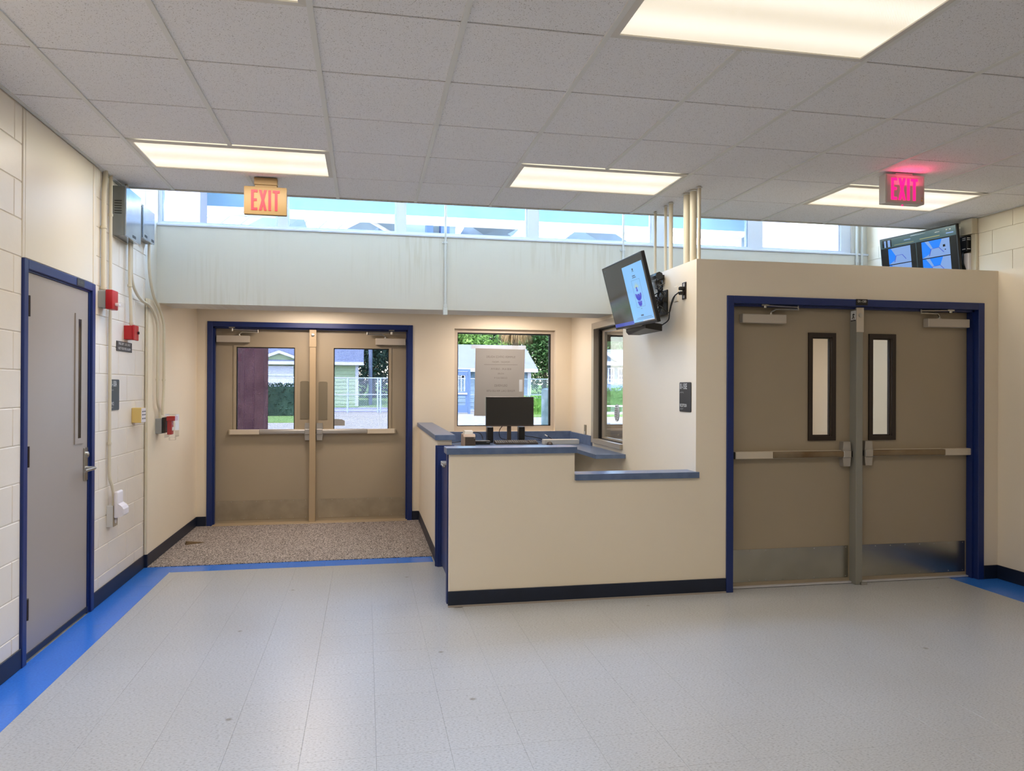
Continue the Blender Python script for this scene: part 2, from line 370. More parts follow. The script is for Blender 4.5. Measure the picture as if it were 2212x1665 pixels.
# ---- floor: base, square tiles, blue border
flo = struct(MB().box(XL-.15, XRU+.15, Y0-.1, 8.75, -.12, -.004).build('floor', M['vct']), 'pale speckled vinyl tile floor with a blue border')
T = .3048
tile_me = MB().box(-T/2+.0003, T/2-.0003, -T/2+.0003, T/2-.0003, -.004, 0, bev=.0004).mesh('floor_tile', M['vct'])
fx0, fx1, fy1 = -1.552, 4.590, 6.445; fxg = -1.474-T
def cut_tile(x0, x1, y0, y1, m, name):
    return MB().box(x0+.0003, x1-.0003, y0+.0003, y1-.0003, -.004, 0, bev=.0004).build(name, M[m], flo)
nx = int((fx1-fx0)/T); ny = 14
blocked = lambda x, y: (y > YP-.02 and x > .56)
for j in range(ny):
    yb = fy1-T*(j+1)
    for i in range(nx+2):
        xa = max(fxg+T*i, fx0); xb = min(fxg+T*(i+1), fx1)
        if xb-xa < .01: continue
        cx, cy = (xa+xb)/2, yb+T/2
        if yb+T <= YP+.001 or xb <= .6:
            if xb-xa > T-.001: inst(tile_me, 'floor_tile', flo, (cx, cy, 0))
            else: cut_tile(xa, xb, yb, yb+T, 'vct', 'floor_tile')
        elif yb < YP-.01 and xa >= .55:      # tiles cut against the low wall
            cut_tile(xa, xb, yb, YP, 'vct', 'floor_tile')
        elif xa < .6: cut_tile(xa, .6, yb, yb+T, 'vct', 'floor_tile')
MB().box(fx0, fx1, Y0, fy1-T*ny-.0005, -.004, 0).build('floor_tile', M['vct'], flo)
MB().box(.6, XRU, YP+.0, YB+.1, -.004, -.0005).build('floor_tile', M['vct'], flo)
yy = 6.65                                                            # blue border along the left wall
while yy > -1:
    MB().box(XL, fx0-.0005, yy-T+.0005, yy-.0005, -.004, 0).build('border_tile', M['vct_blue'], flo); yy -= T
x = fx0
while x < .58:
    e = min(x+T, .6); MB().box(x+.0005, e-.0005, fy1+.0005, 6.65, -.004, 0).build('border_tile', M['vct_blue'], flo); x += T
yy = YP+.08
while yy > -1:
    MB().box(fx1+.0005, XR, yy-T+.0005, yy-.0005, -.004, 0).build('border_tile', M['vct_blue'], flo); yy -= T

# ---- ceiling: slab above, tees, tiles
cei = struct(MB().box(XL-.15, XRU+.15, Y0, YC+.012, ZC+.03, ZC+.06).build('ceiling', M['tee']), 'suspended ceiling of square fissured tiles in a metal grid')
MB().box(XL-.15, XRU+.15, YC, YC+.012, ZC-.006, 4.62).build('bulkhead', M['beam_paint'], cei)
MB().box(XL-.15, XRU+.15, Y0-.1, 7.30, 4.62, 4.85).build('roof_slab', M['beam_paint'], cei)
GX, GY, G = -1.4413, 3.6318, .6096
xs = [XL]+[GX+G*k for k in range(0, 11)]+[XRU]
rows = list(range(-4, 4))
ctile = MB().box(-G/2+.008, G/2-.008, -G/2+.005, G/2-.005, 0, .012, bev=.002).mesh('ceiling_tile', M['acoustic'])
lamp_cells = {(a, j) for a in (1, 2, 5, 6, 9, 10) for j in (-6, -2, 2)}      # x-cell index in xs, row
for j in rows:
    ya = GY+G*j; yb = min(ya+G, YC)
    for i in range(len(xs)-1):
        if (i, j) in lamp_cells: continue
        xa, xb = xs[i], xs[i+1]
        if xb-xa > G-.01 and yb-ya > G-.01: inst(ctile, 'ceiling_tile', cei, ((xa+xb)/2, (ya+yb)/2, ZC+.004))
        else: MB().box(xa+.008, xb-.008, ya+.005, yb-.005, ZC+.004, ZC+.016, bev=.002).build('ceiling_tile', M['acoustic'], cei)
rear = MB().box(XL, XRU, Y0, GY+G*rows[0], ZC+.004, ZC+.016).build('rear_ceiling_tiles', M['acoustic'], cei); rear['kind'] = 'stuff'
for k, xx in enumerate(xs):
    wd = .012 if 0 < k < len(xs)-1 else .02
    lo, hi = max(xx-wd, XL), min(xx+wd, XRU); ys_ = [GY+G*rows[0], YC]
    if k in (2, 6, 10): ys_ = [GY+G*rows[0], GY+G*-2, GY+G*-1, GY+G*2, GY+G*3, YC]      # stopped at the light fixtures
    for ya, yb in zip(ys_[::2], ys_[1::2]): MB().box(lo, hi, ya, yb, ZC-.003, ZC+.006).build('main_tee', M['tee'], cei)
for j in rows+[4]:
    y = min(GY+G*j, YC-.012)
    for i in range(len(xs)-1):
        if (i in (1, 5, 9)) and (j in (-6, -2, 2, -1, 3)) : pass
        MB().box(xs[i]+.012, xs[i+1]-.012, y-.006, y+.006, ZC+.0165, ZC+.022).build('cross_tee', M['grey_paint'], cei)  # painted grey so the tile gaps read as shadow lines
text('CCTV', 'handwritten_mark', 'black', cei, (GX+G*1-.012, 2.54, ZC-.0045), (0, 1, 0), (-1, 0, 0), .8, .55)

# ---- left wall of painted concrete block, with the office door in it
wl = struct(MB().wall('x', XL-.15, XL-.004, Y0, 7.2, 0, 4.62, [(4.40, 5.465, 0, 2.19)]).build('wall_left', M['mortar']), 'painted concrete block wall beside the single door')
BH, BL = .2, .406
full_blk = MB().box(-.008, 0, -BL/2+.0025, BL/2-.0025, -BH/2+.0025, BH/2-.0025, bev=.003).mesh('block', M['block'])
def blocks(ya, yb, off, zmax=2.995, zmin=0.):
    for c in range(16):
        za, zb = c*BH-.01, (c+1)*BH-.01
        if zb <= zmin+.02: continue
        za, zb = max(za, zmin), min(zb, zmax)
        if zb-za < .02: continue
        y = off+(BL/2 if c % 2 else 0)-BL*8
        while y < yb:
            p, q = max(y, ya), min(y+BL, yb)
            if q-p > .02:
                if q-p > BL-.002 and zb-za > BH-.002: inst(full_blk, 'block', wl, (XL, (p+q)/2, (za+zb)/2))
                else: MB().box(XL-.008, XL, p+.0025, q-.0025, za+.0025, zb-.0025, bev=.003).build('block', M['block'], wl)
            y += BL
blocks(3.3, 4.39, 4.30); blocks(5.50, 6.655, 5.575)
MB().box(XL-.008, XL, Y0, 3.3, 0, 2.995).build('far_blockwork', M['block'], wl)
MB().box(XL-.008, XL-.001, 6.655, 7.2, 2.2, 4.6).build('plaster', M['beam_paint'], wl)
MB().box(XL-.008, XL+.002, 4.425, 5.435, 2.195, 2.99, bev=.003).build('panel', M['panel_paint'], wl, label='smooth painted panel above the single door')
MB().box(XL-.008, XL+.004, 4.39, 4.42, 2.19, 2.99, bev=.004).build('panel_trim', M['panel_paint'], wl)
MB().box(XL-.008, XL+.006, 5.44, 5.465, 2.19, 2.99, bev=.004).build('panel_trim', M['panel_paint'], wl)
MB().box(XL-.008, XL+.003, 5.468, 5.50, 0, 2.99, bev=.003).build('panel_trim', M['panel_paint'], wl)
MB().box(XL-.008, XL+.003, 5.55, 6.6, 2.99, 3.0).build('wall_angle', M['tee'], wl)
struct(MB().box(XL-.15, XL+.022, 6.66, 7.45, 0, 2.235).box(XL-.15, XL+.022, 7.45, YB+.1, 0, 2.36).build('wall_alcove_left', M['cream']), 'smooth cream wall between the block wall and the entrance doors')
struct(MB().box(XL-.15, XL+.022, YB+.1, 8.75, 0, 2.36).build('wall_alcove_end', M['cream']))

# ---- back wall with the entrance doors, the reception window and the vestibule window
DB = (-1.672, .521, 0, 2.206); WB = (.995, 2.185, 1.0, 2.18); WV = (2.62, 4.10, 1.02, 2.12)
wb = struct(MB().wall('y', YB, YB+.22, XL-.15, XRU+.15, 0, 2.36, [DB, WB, WV]).build('wall_back', M['cream']), 'cream wall holding the entrance doors and the reception window')
# ---- beam below the clerestory and the low roof behind it
bm_ = MB().box(XL-.15, XRU+.15, 7.0, 7.45, 2.235, 2.92); bm_.box(XL-.15, XRU+.15, 7.45, 8.75, 2.36, 2.92)
wc = struct(bm_.build('wall_clerestory', M['beam_paint']), 'off-white painted beam under the clerestory windows')
MB().box(XL, XRU, 6.985, 7.06, 2.915, 2.935, bev=.004).build('sill', M['white_metal'], wc)
MB().box(5.03, XRU+.15, 7.02, 7.2, 2.92, 4.62).build('end_pier', M['beam_paint'], wc)
# ---- right walls
wr = struct(MB().box(XR, XRU+.14, Y0, YP+.12, 0, ZT).build('wall_right', M['cream']), 'plain cream wall at the far right of the double doors')
wru = struct(MB().box(XRU, XRU+.15, Y0, YB, 0, 4.62).build('wall_right_upper', M['cream']), 'cream block wall above and behind the right partition')
for c in range(11, 15):
    for k in range(-1, 6):
        ya = 5.2+BL*k+(BL/2 if c % 2 else 0)
        MB().box(XRU-.006, XRU, ya-BL+.0012, ya-.0012, c*BH+.0612, min((c+1)*BH+.0588, 2.99), bev=.0015).build('block', M['cream'], wru)
# ---- wall behind the camera
struct(MB().wall('y', Y0-.15, Y0, XL-.15, XRU+.15, 0, 4.62).build('wall_rear', M['cream']))
# ---- partition with the interior double doors
DR = (2.62, 4.835, 0, 2.197)
struct(MB().wall('y', YP, YP+.13, XT, XRU, 0, ZT, [DR]).build('wall_partition', M['cream']), 'tan partition around the interior double doors')
wt_ = MB().wall('x', XT, XT+.12, YP+.13, YB, 0, 2.235, [(6.69, 7.59, .93, 2.185)])
wt_.box(XT, XT+.12, YP+.13, 7.0, 2.235, ZT); wt_.box(XT, XT+.12, 7.45, YB, 2.235, 2.36)
struct(wt_.build('wall_reception', M['cream']), 'cream side wall carrying the tilted television and the transaction window')
# ---- low wall in front of the reception desk
lw = struct(MB().box(.57, 1.458, YP, YP+.13, 0, 1.047).box(1.458, XT, YP, YP+.13, 0, .853).build('wall_counter_front', M['cream']), 'stepped low cream wall in front of the reception desk')
MB().box(.545, 1.470, YP-.025, YP+.155, 1.047, 1.092, bev=.002).build('cap', M['laminate'], lw, label='blue laminate cap on the higher step')
MB().box(1.458, XT+.018, YP-.025, YP+.155, .853, .897, bev=.002).build('cap', M['laminate'], lw, label='blue laminate cap on the lower step')
MB().box(.560, .5695, YP+.075, YP+.14, 0, 1.04).build('gate_jamb', M['navy'], lw)
ww = struct(MB().box(.60, .72, 6.30, YB, 0, 1.062).build('wall_wing', M['cream']), 'waist-high wing wall beside the entrance carpet')
MB().box(.575, .745, 6.26, YB, 1.062, 1.106, bev=.002).build('cap', M['laminate'], ww, label='blue laminate cap sloping away to the back wall')
MB().box(.580, .74, 6.272, 6.30, 0, 1.017, bev=.003).build('gate_jamb', M['navy'], ww)
MB().box(.594, .725, 6.255, 6.272, 0, 1.005, bev=.003).build('gate_stop', M['navy'], ww)
# ---- baseboards
BB = .108
def base(side, *b):
    m = MB()
    for q in b: m.box(*q, 0, BB, bev=.003)
    struct(m.build('baseboard_'+side, M['base_navy']))
base('left', (XL, XL+.008, 0., 4.395), (XL, XL+.008, 5.47, 6.66), (XL, XL+.03, 6.645, 6.66))
base('alcove', (XL+.022, XL+.03, 6.66, YB), (XL+.03, -1.675, YB-.008, YB), (.523, .592, YB-.008, YB))
base('wing', (.592, .60, 6.31, YB))
base('counter', (.56, 2.618, YP-.009, YP))
base('right', (4.838, XR, YP-.009, YP), (XR-.009, XR, 0, YP))
struct(MB().box(.56, 2.618, YP-.013, YP-.009, 0, .012).build('trim_1', M['taupe_grey']))
# ---- clerestory windows, unseen upper part heightened for more daylight
xs_c = [(-1.773, -.791), (-.702, .279), (.356, 1.535), (1.636, 2.808), (3.005, 3.852), (4.008, 4.915)]
nm = 3; prev = -1.80
for i, (a, b) in enumerate(xs_c):
    wn = thing('window_%d' % (nm+i), None, None, ((a+b)/2, 7.06, 2.935), kind='structure')
    nxt = xs_c[i+1][0] if i < 5 else 5.03
    lft = -1.80 if i == 0 else (a+xs_c[i-1][1])/2; rgt = (b+nxt)/2 if i < 5 else 5.03
    MB().wall('y', 7.04, 7.10, lft, rgt, 2.935, 4.60, [(a, b, 2.962, 4.56)]).build('frame', M['white_metal'], wn)
    MB().wall('y', 7.055, 7.085, a, b, 2.962, 4.56, [(a+.012, b-.02, 2.968, 4.55)]).build('sash', M['galv'] if i in (0, 1, 4) else M['white_metal'], wn)
    MB().box(a+.012, b-.02, 7.068, 7.072, 2.968, 4.55).build('pane', M['glass'], wn)

# ---- doors
def lever_head(mb, x, y, z):       # cast cover at the latch end of a push bar
    mb.prism([(x-.030, y, z+.095), (x+.030, y, z+.095), (x+.036, y, z+.02), (x+.036, y, z-.02), (x+.028, y, z-.095), (x-.028, y, z-.095), (x-.036, y, z-.02), (x-.036, y, z+.02)], (0, -.05, 0))
def double_door(name, label, yf, hole, ml, leaves, fm, face, reveal, mull_m, spec):
    """frame, centre post and two leaves with glass, push bars, closers and kick plates; yf = wall face, leaf face at yf+reveal"""
    d = thing(name, label, None, ((hole[0]+hole[1])/2, yf, 0), kind='structure')
    a, b, _, h = hole; yd = yf+reveal
    MB().box(a, a+face, yf-.012, yd+.05, 0, h, bev=.003).build('frame_jamb', fm, d)
    MB().box(b-face, b, yf-.012, yd+.05, 0, h, bev=.003).build('frame_jamb', fm, d)
    MB().box(a+face, b-face, yf-.012, yd+.05, h-face, h, bev=.003).build('frame_head', fm, d)
    st = MB().box(a+face, a+face+.016, yf+.035, yd-.006, 0, h-face); st.box(b-face-.016, b-face, yf+.035, yd-.006, 0, h-face); st.box(a+face, b-face, yf+.035, yd-.006, h-face-.016, h-face)
    st.build('frame_stop', fm, d)
    m0, m1, my0, my1, ztop = ml
    post = MB().box(m0, m1, my0, my1, 0, ztop, bev=.002).build('centre_post', mull_m, d)
    MB().box(m0-.004, m1+.004, my0-.006, my0, ztop-.19, ztop, bev=.002).build('lock_cover', spec['cover'], post)
    MB().lathe(((m0+m1)/2, my0-.006, ztop-.06), [(.017, 0), (.017, -.004), (.011, -.006)], 14, 'y').build('key_cylinder', M['steel'], post, True)
    for k, L in enumerate(leaves):
        x0, x1, g = L['x'][0], L['x'][1], L['glass']
        lf = MB().wall('y', yd, yd+.044, x0, x1, .012, h-face-.006, [g]).build('leaf', spec['leaf'], d)
        s = -1 if k == 0 else 1                    # hinge side
        xl = x1 if k == 0 else x0                  # latch edge
        bw, bp = spec['bead']
        MB().wall('y', yd-bp, yd, g[0]-bw, g[1]+bw, g[2]-bw, g[3]+bw, [(g[0], g[1], g[2], g[3])]).build('glass_bead', spec['bead_m'], lf)
        gk = .010
        MB().wall('y', yd+.004, yd+.030, g[0], g[1], g[2], g[3], [(g[0]+gk, g[1]-gk, g[2]+gk, g[3]-gk)]).build('gasket', spec['gasket'], lf)
        MB().box(g[0]+gk, g[1]-gk, yd+.018, yd+.022, g[2]+gk, g[3]-gk).build('pane', spec['pane'], lf)
        if spec['wired']:
            wm = MB(); p = .0165; q = g[0]+gk+p/2
            while q < g[1]-gk: wm.box(q-.0004, q+.0004, yd+.0195, yd+.0203, g[2]+gk, g[3]-gk); q += p
            q = g[2]+gk+p/2
            while q < g[3]-gk: wm.box(g[0]+gk, g[1]-gk, yd+.0197, yd+.0205, q-.0004, q+.0004); q += p
            o = wm.build('wire_mesh', M['wire'], lf); o['kind'] = 'stuff'
        # kick plate and its screws
        kz = L['kick']
        MB().box(kz[0], kz[1], yd-.003, yd, kz[2], kz[3]).build('kick_plate', L['kick_m'], lf)
        sc = MB(); n = 8
        for i in range(n):
            xx = kz[0]+.02+(kz[1]-kz[0]-.04)*i/(n-1)
            for zz in (kz[2]+.012, kz[3]-.012): sc.lathe((xx, yd-.003, zz), [(.004, 0), (.004, -.0015), (.002, -.0022)], 8, 'y')
        o = sc.build('screws', M['steel'], lf); o['kind'] = 'stuff'
        # push bar: rail end, pad, head, end cap
        b0, b1, br, bz = L['bar']                  # outer end, latch head centre, joint, height
        MB().box(min(b0, br), max(b0, br), yd-.052, yd, bz-.027, bz+.027, bev=.004).build('rail_end', L['end_m'], lf)
        MB().box(min(br, b1), max(br, b1), yd-.058, yd-.008, bz-.024, bz+.024, bev=.010, seg=3).build('push_bar', L['pad_m'], lf, True)
        MB().box(min(br, b1), max(br, b1), yd-.03, yd, bz-.028, bz+.028, bev=.002).build('bar_rail', L['end_m'], lf)
        e = .012*s
        MB().box(b0, b0+e, yd-.05, yd, bz-.027, bz+.027, bev=.003).build('end_cap', M['black'] if spec['dark_cap'] else spec['leaf'], lf)
        hm = MB(); lever_head(hm, b1, yd, bz); hm.box(b1-.034, b1+.034, yd-.062, yd-.02, bz-.03, bz+.03, bev=.006)
        hm.build('latch_head', M['cast_silver'], lf)
        MB().box(b1-s*.034, b1-s*.056, yd-.04, yd, bz-.022, bz+.022).build('latch', M['black'], lf)
        if L.get('plate'):
            q = L['plate']; c = .012
            MB().prism([(q[0], yd, q[2]), (q[1], yd, q[2]), (q[1], yd, q[3]-c), (q[1]-c, yd, q[3]-.002), ((q[0]+q[1])/2, yd, q[3]), (q[0]+c, yd, q[3]-.002), (q[0], yd, q[3]-c)], (0, -.004, 0)).build('push_plate', M['push_plate'], lf)
        # closer
        c0, c1, cz0, cz1 = L['closer']
        MB().box(c0, c1, yd-.062, yd, cz0, cz1, bev=.004).build('closer_body', M['closer_paint'], lf)
        xp = c0+(c1-c0)*(.68 if k == 0 else .32); zt = cz1+.026; far = xp-s*.20
        ar = MB().lathe((xp, yd-.034, cz1-.002), [(.014, 0), (.014, .008), (.008, .009), (.008, .022)], 12)
        ar.tube([(xp, yd-.034, cz1+.018), (xp-s*.03, yd-.05, cz1+.04), (far, yd-.075, cz1+.04)], .007, 8)
        ar.tube([(far, yd-.075, cz1+.034), (far, yd-.075, cz1+.066)], .006, 8)
        ar.tube([(far, yd-.075, cz1+.058), (xp+s*.07, yf+.03 if reveal < .2 else yd-.04, cz1+.066)], .006, 8)
        ar.lathe((xp+s*.07, yf+.03 if reveal < .2 else yd-.04, cz1+.045), [(.013, 0), (.013, .03)], 10)
        ar.box(xp+s*.07-.03, xp+s*.07+.03, yf+.02, yf+.04, h-face-.012, h-face-.0005)
        ar.build('closer_arm', M['steel'], lf, True)
    return d
k1 = 8.58/8.5
S2 = lambda x: x*k1
Z2 = lambda z: EYE+(z-EYE)*k1
d2 = double_door('door_2', 'taupe entrance double doors with large wired glass panes', YB, DB, (S2(-.603), S2(-.537), 8.50, 8.575, 2.135),
    [dict(x=(-1.614, -.577), glass=(S2(-1.376), S2(-.765), 1.022, Z2(1.935)), kick=(-1.585, -.63, .045, .255), kick_m=M['kick_worn'], bar=(S2(-1.438), S2(-.622), S2(-1.13), Z2(1.012)), end_m=M['beige_metal'], pad_m=M['cast_silver'],
          plate=(S2(-.708), S2(-.612), 1.145, 1.57), closer=(S2(-1.575), S2(-1.235), 1.985, 2.06)),
     dict(x=(-.571, .464), glass=(S2(-.35), S2(.255), 1.022, Z2(1.937)), kick=(-.515, .445, .045, .255), kick_m=M['kick_worn'], bar=(S2(.322), S2(-.495), S2(.02), Z2(1.012)), end_m=M['beige_metal'], pad_m=M['cast_silver'],
          plate=(S2(-.512), S2(-.415), 1.14, 1.565), closer=(S2(.105), S2(.44), 1.98, 2.055))],
    M['navy'], .055, .10, M['mullion_tan'], dict(cover=M['mullion_tan'], leaf=M['taupe'], bead=(.03, .008), bead_m=M['taupe'], gasket=M['gasket'], pane=M['glass_wired'], wired=True, dark_cap=False))
MB().box(-1.615, .465, 8.44, 8.66, 0, .012, bev=.003).build('threshold', M['mullion_tan'], d2)
q = P(734, 910, 8.57)
MB().prism([(q.x-.06, 8.575, 1.07), (q.x+.055, 8.575, 1.07), (q.x+.055, 8.575, 1.125), (q.x+.02, 8.575, 1.142), (q.x-.06, 8.575, 1.148)], (0, -.002, 0)).build('sticker', M['paper'], d2, label='pale sticker on the right glass')
k3 = 5.2/5.13
S3 = lambda x: x*k3
Z3 = lambda z: EYE+(z-EYE)*k3
d3 = double_door('door_3', 'taupe interior double doors with narrow dark-framed lights', YP, DR, (3.712, 3.768, 5.118, 5.20, 2.137),
    [dict(x=(2.678, 3.737), glass=(3.384, 3.55, 1.142, 1.908), kick=(2.705, 3.70, .042, .288), kick_m=M['kick_steel'], bar=(2.722, 3.655, 3.03, 1.005), end_m=M['beige_metal'], pad_m=M['bronze_bar'],
          closer=(S3(2.735), S3(3.09), 2.003, 2.07)),
     dict(x=(3.743, 4.777), glass=(3.908, 4.078, 1.142, 1.908), kick=(3.79, 4.755, .042, .288), kick_m=M['kick_steel'], bar=(4.768, 3.845, 4.53, 1.010), end_m=M['beige_metal'], pad_m=M['bronze_bar'],
          closer=(S3(4.305), S3(4.68), 2.003, 2.07))],
    M['navy'], .055, .10, M['mullion_grey'], dict(cover=M['beige_metal'], leaf=M['taupe'], bead=(.034, .014), bead_m=M['dark_brown'], gasket=M['dark_brown'], pane=M['glass'], wired=False, dark_cap=True))
MB().box(2.68, 4.775, 5.17, 5.198, .004, .014).build('door_sweep', M['threshold'], d3)
pl = MB().box(3.682, 3.782, YP-.017, YP-.012, 2.150, 2.198, bev=.001).build('number_plate', M['black'], d3)
text('150', 'lettering', 'print_white', pl, (3.732, YP-.0175, 2.167), (1, 0, 0), (0, 0, 1))
st_ = MB().box(3.7105, 3.712, 5.126, 5.186, 2.035, 2.115).build('sticker', M['print_white'], d3, label='small safety sticker with a running figure')
fg = MB()
for a, b, r in [((5.150, 2.098), (5.150, 2.099), .006), ((5.153, 2.092), (5.158, 2.072), .005), ((5.158, 2.072), (5.146, 2.060), .004), ((5.146, 2.06), (5.15, 2.046), .003), ((5.158, 2.072), (5.170, 2.050), .004), ((5.153, 2.09), (5.140, 2.082), .003), ((5.153, 2.09), (5.167, 2.083), .003)]:
    dy, dz = b[0]-a[0], b[1]-a[1]; n = math.hypot(dy, dz) or 1; oy, oz = -dz/n*r, dy/n*r
    fg.add([(3.7102, a[0]+oy, a[1]+oz), (3.7102, b[0]+oy, b[1]+oz), (3.7102, b[0]-oy, b[1]-oz), (3.7102, a[0]-oy, a[1]-oz)], [(0, 1, 2, 3)])
fg.box(3.7101, 3.7104, 5.126, 5.186, 2.035, 2.043); fg.build('running_figure', M['black'], st_)
MB().box(3.75, 3.80, 5.105, 5.118, 0, .02).build('floor_stop', M['steel'], d3)

# single door in the left wall
d1 = thing('door_1', 'grey single door with a narrow vision slot in the block wall', None, (XL, 4.93, 0), kind='structure')
fj = MB()
MB().box(XL-.10, XL+.012, 4.397, 4.448, 0, 2.19, bev=.003).build('frame_jamb', M['navy'], d1)
MB().box(XL-.10, XL+.012, 5.412, 5.465, 0, 2.19, bev=.003).build('frame_jamb', M['navy'], d1)
MB().box(XL-.10, XL+.012, 4.448, 5.412, 2.138, 2.19, bev=.003).build('frame_head', M['navy'], d1)
fs_ = MB().box(XL-.10, XL-.004, 4.448, 4.468, 0, 2.138); fs_.box(XL-.10, XL-.004, 5.392, 5.412, 0, 2.138); fs_.box(XL-.10, XL-.004, 4.468, 5.392, 2.128, 2.138); fs_.build('frame_stop', M['navy'], d1)
lf1 = MB().wall('x', XL-.055, XL-.010, 4.474, 5.386, .03, 2.126, [(5.205, 5.258, 1.17, 1.935)]).build('leaf', M['taupe_grey'], d1)
MB().wall('x', XL-.010, XL-.003, 5.158, 5.30, 1.135, 1.968, [(5.205, 5.258, 1.17, 1.935)]).build('glass_bead', M['taupe_grey'], lf1)
MB().box(XL-.009, XL-.006, 5.205, 5.258, 1.17, 1.935).build('pane', mat('pane_black', (26, 22, 18), .12), lf1)  # opaque black pane stands in for the dark room behind
MB().box(XL-.010, XL-.002, 4.474, 5.386, .012, .045, bev=.001).build('door_sweep', M['base_navy'], lf1)
for z in (1.94, 1.12, .29):
    h_ = MB().tube([(XL+.002, 4.472, z-.057), (XL+.002, 4.472, z+.057)], .009, 10); h_.box(XL-.010, XL+.001, 4.474, 4.50, z-.055, z+.055); h_.build('hinge', M['dark_brown'], d1, True)
MB().box(XL-.010, XL-.002, 5.318, 5.378, .885, 1.10, bev=.002).build('escutcheon', M['steel'], lf1)
MB().lathe((XL-.002, 5.348, 1.055), [(.019, 0), (.019, .012), (.012, .016)], 14, 'x').build('lock_cylinder', M['steel'], lf1, True)
MB().tube(arc([(XL-.004, 5.345, .968), (XL+.058, 5.345, .968), (XL+.056, 5.15, .968)], 6, .03), .0105, 12).build('lever', M['steel'], lf1, True)
np_ = MB().box(XL+.012, XL+.015, 5.13, 5.25, 2.142, 2.187).build('number_plate', M['sign_dark'], d1)
text('100', 'lettering', 'print_grey', np_, (XL+.0156, 5.19, 2.155), (0, 1, 0), (0, 0, 1))
struct(MB().box(XL-.75, XL-.7, 4.2, 5.7, 0, 2.4).box(XL-.75, XL-.15, 4.2, 4.25, 0, 2.4).box(XL-.75, XL-.15, 5.65, 5.7, 0, 2.4).box(XL-.75, XL-.15, 4.2, 5.7, 2.35, 2.4).build('wall_office', M['cream']))
# swing gate at the reception
g4 = thing('door_4', 'narrow navy half-height gate between wing wall and low wall', None, (.645, 5.75, 0), kind='structure')
MB().box(.628, .664, 5.262, 6.25, .03, .885, bev=.003).build('gate_leaf', M['navy'], g4)
MB().box(.606, .668, 5.93, 6.10, .885, .905, bev=.003).box(.606, .627, 5.93, 6.10, .868, .885, bev=.003).build('latch', M['cast_silver'], g4)

# ---- reception window and transaction window
w1 = thing('window_1', 'square fixed window behind the reception monitor', None, (1.59, YB, 1.0), kind='structure')
MB().wall('y', YB+.06, YB+.13, WB[0], WB[1], WB[2], WB[3], [(1.036, 2.145, 1.058, 2.140)]).build('frame', mat('frame_beige', (206, 194, 178), .5), w1)
MB().wall('y', YB+.072, YB+.12, 1.036, 2.145, 1.058, 2.140, [(1.046, 2.128, 1.066, 2.126)]).build('gasket', M['gasket'], w1)
MB().box(1.046, 2.128, YB+.09, YB+.096, 1.066, 2.126).build('pane', M['glass_dimmed'], w1)
w2 = thing('window_2', 'tan-framed sliding transaction window in the side wall', None, (XT, 7.14, .93), kind='structure')
MB().wall('x', XT-.028, XT+.03, 6.692, 7.60, .93, 2.19, [(6.0, 7.525, .975, 2.125)]).build('frame', M['alu_tan'], w2)
MB().wall('x', XT+.03, XT+.055, 6.69, 7.55, .95, 2.15, [(6.76, 7.49, .98, 2.11)]).build('track', M['gasket'], w2)
MB().wall('x', XT+.055, XT+.085, 6.69, 7.55, .95, 2.15, [(6.76, 7.41, 1.0, 2.09)]).build('sash', M['alu_tan'], w2)
MB().box(XT+.066, XT+.070, 6.76, 7.41, 1.0, 2.09).build('pane', M['glass'], w2)
q = P(1321, 890, 7.1); rr = XT+.062
yv = 7.1*XT/q.x if q.x else 7.1
ov = [(rr, yv+.062*math.cos(a), 1.262+.085*math.sin(a)) for a in (2*math.pi*k/24 for k in range(24))]
sp_ = MB().prism(ov, (-.012, 0, 0)).build('speak_plate', M['white_metal'], w2, label='oval slotted speak-through plate')
sl_ = MB()
for i in range(-2, 3):
    for j in range(-3, 4):
        if (i/2.6)**2+(j/3.6)**2 < 1: sl_.box(rr-.0135, rr-.012, yv+i*.019-.005, yv+i*.019+.005, 1.262+j*.02-.005, 1.262+j*.02+.005)
o = sl_.build('slots', M['black'], sp_); o['kind'] = 'stuff'
w9 = thing('window_9', 'exterior window seen through the transaction window', None, (3.36, YB, 1.02), kind='structure')
MB().wall('y', YB+.05, YB+.12, WV[0], WV[1], WV[2], WV[3], [(WV[0]+.05, 3.33, WV[2]+.05, WV[3]-.05), (3.39, WV[1]-.05, WV[2]+.05, WV[3]-.05)]).build('frame', M['alu_tan'], w9)
MB().box(WV[0]+.05, 3.33, YB+.08, YB+.085, WV[2]+.05, WV[3]-.05).build('pane', M['glass_light'], w9)
MB().box(3.39, WV[1]-.05, YB+.08, YB+.085, WV[2]+.05, WV[3]-.05).build('pane', M['glass_light'], w9)
MB().box(WV[0]-.03, WV[1]+.03, YB-.12, YB, WV[2]-.06, WV[2]).build('sill', M['alu_tan'], w9)
MB().box(WV[0], WV[1], YB-.03, YB+.0, WV[3]-.06, WV[3]+.02).build('blind_box', M['gasket'], w9)

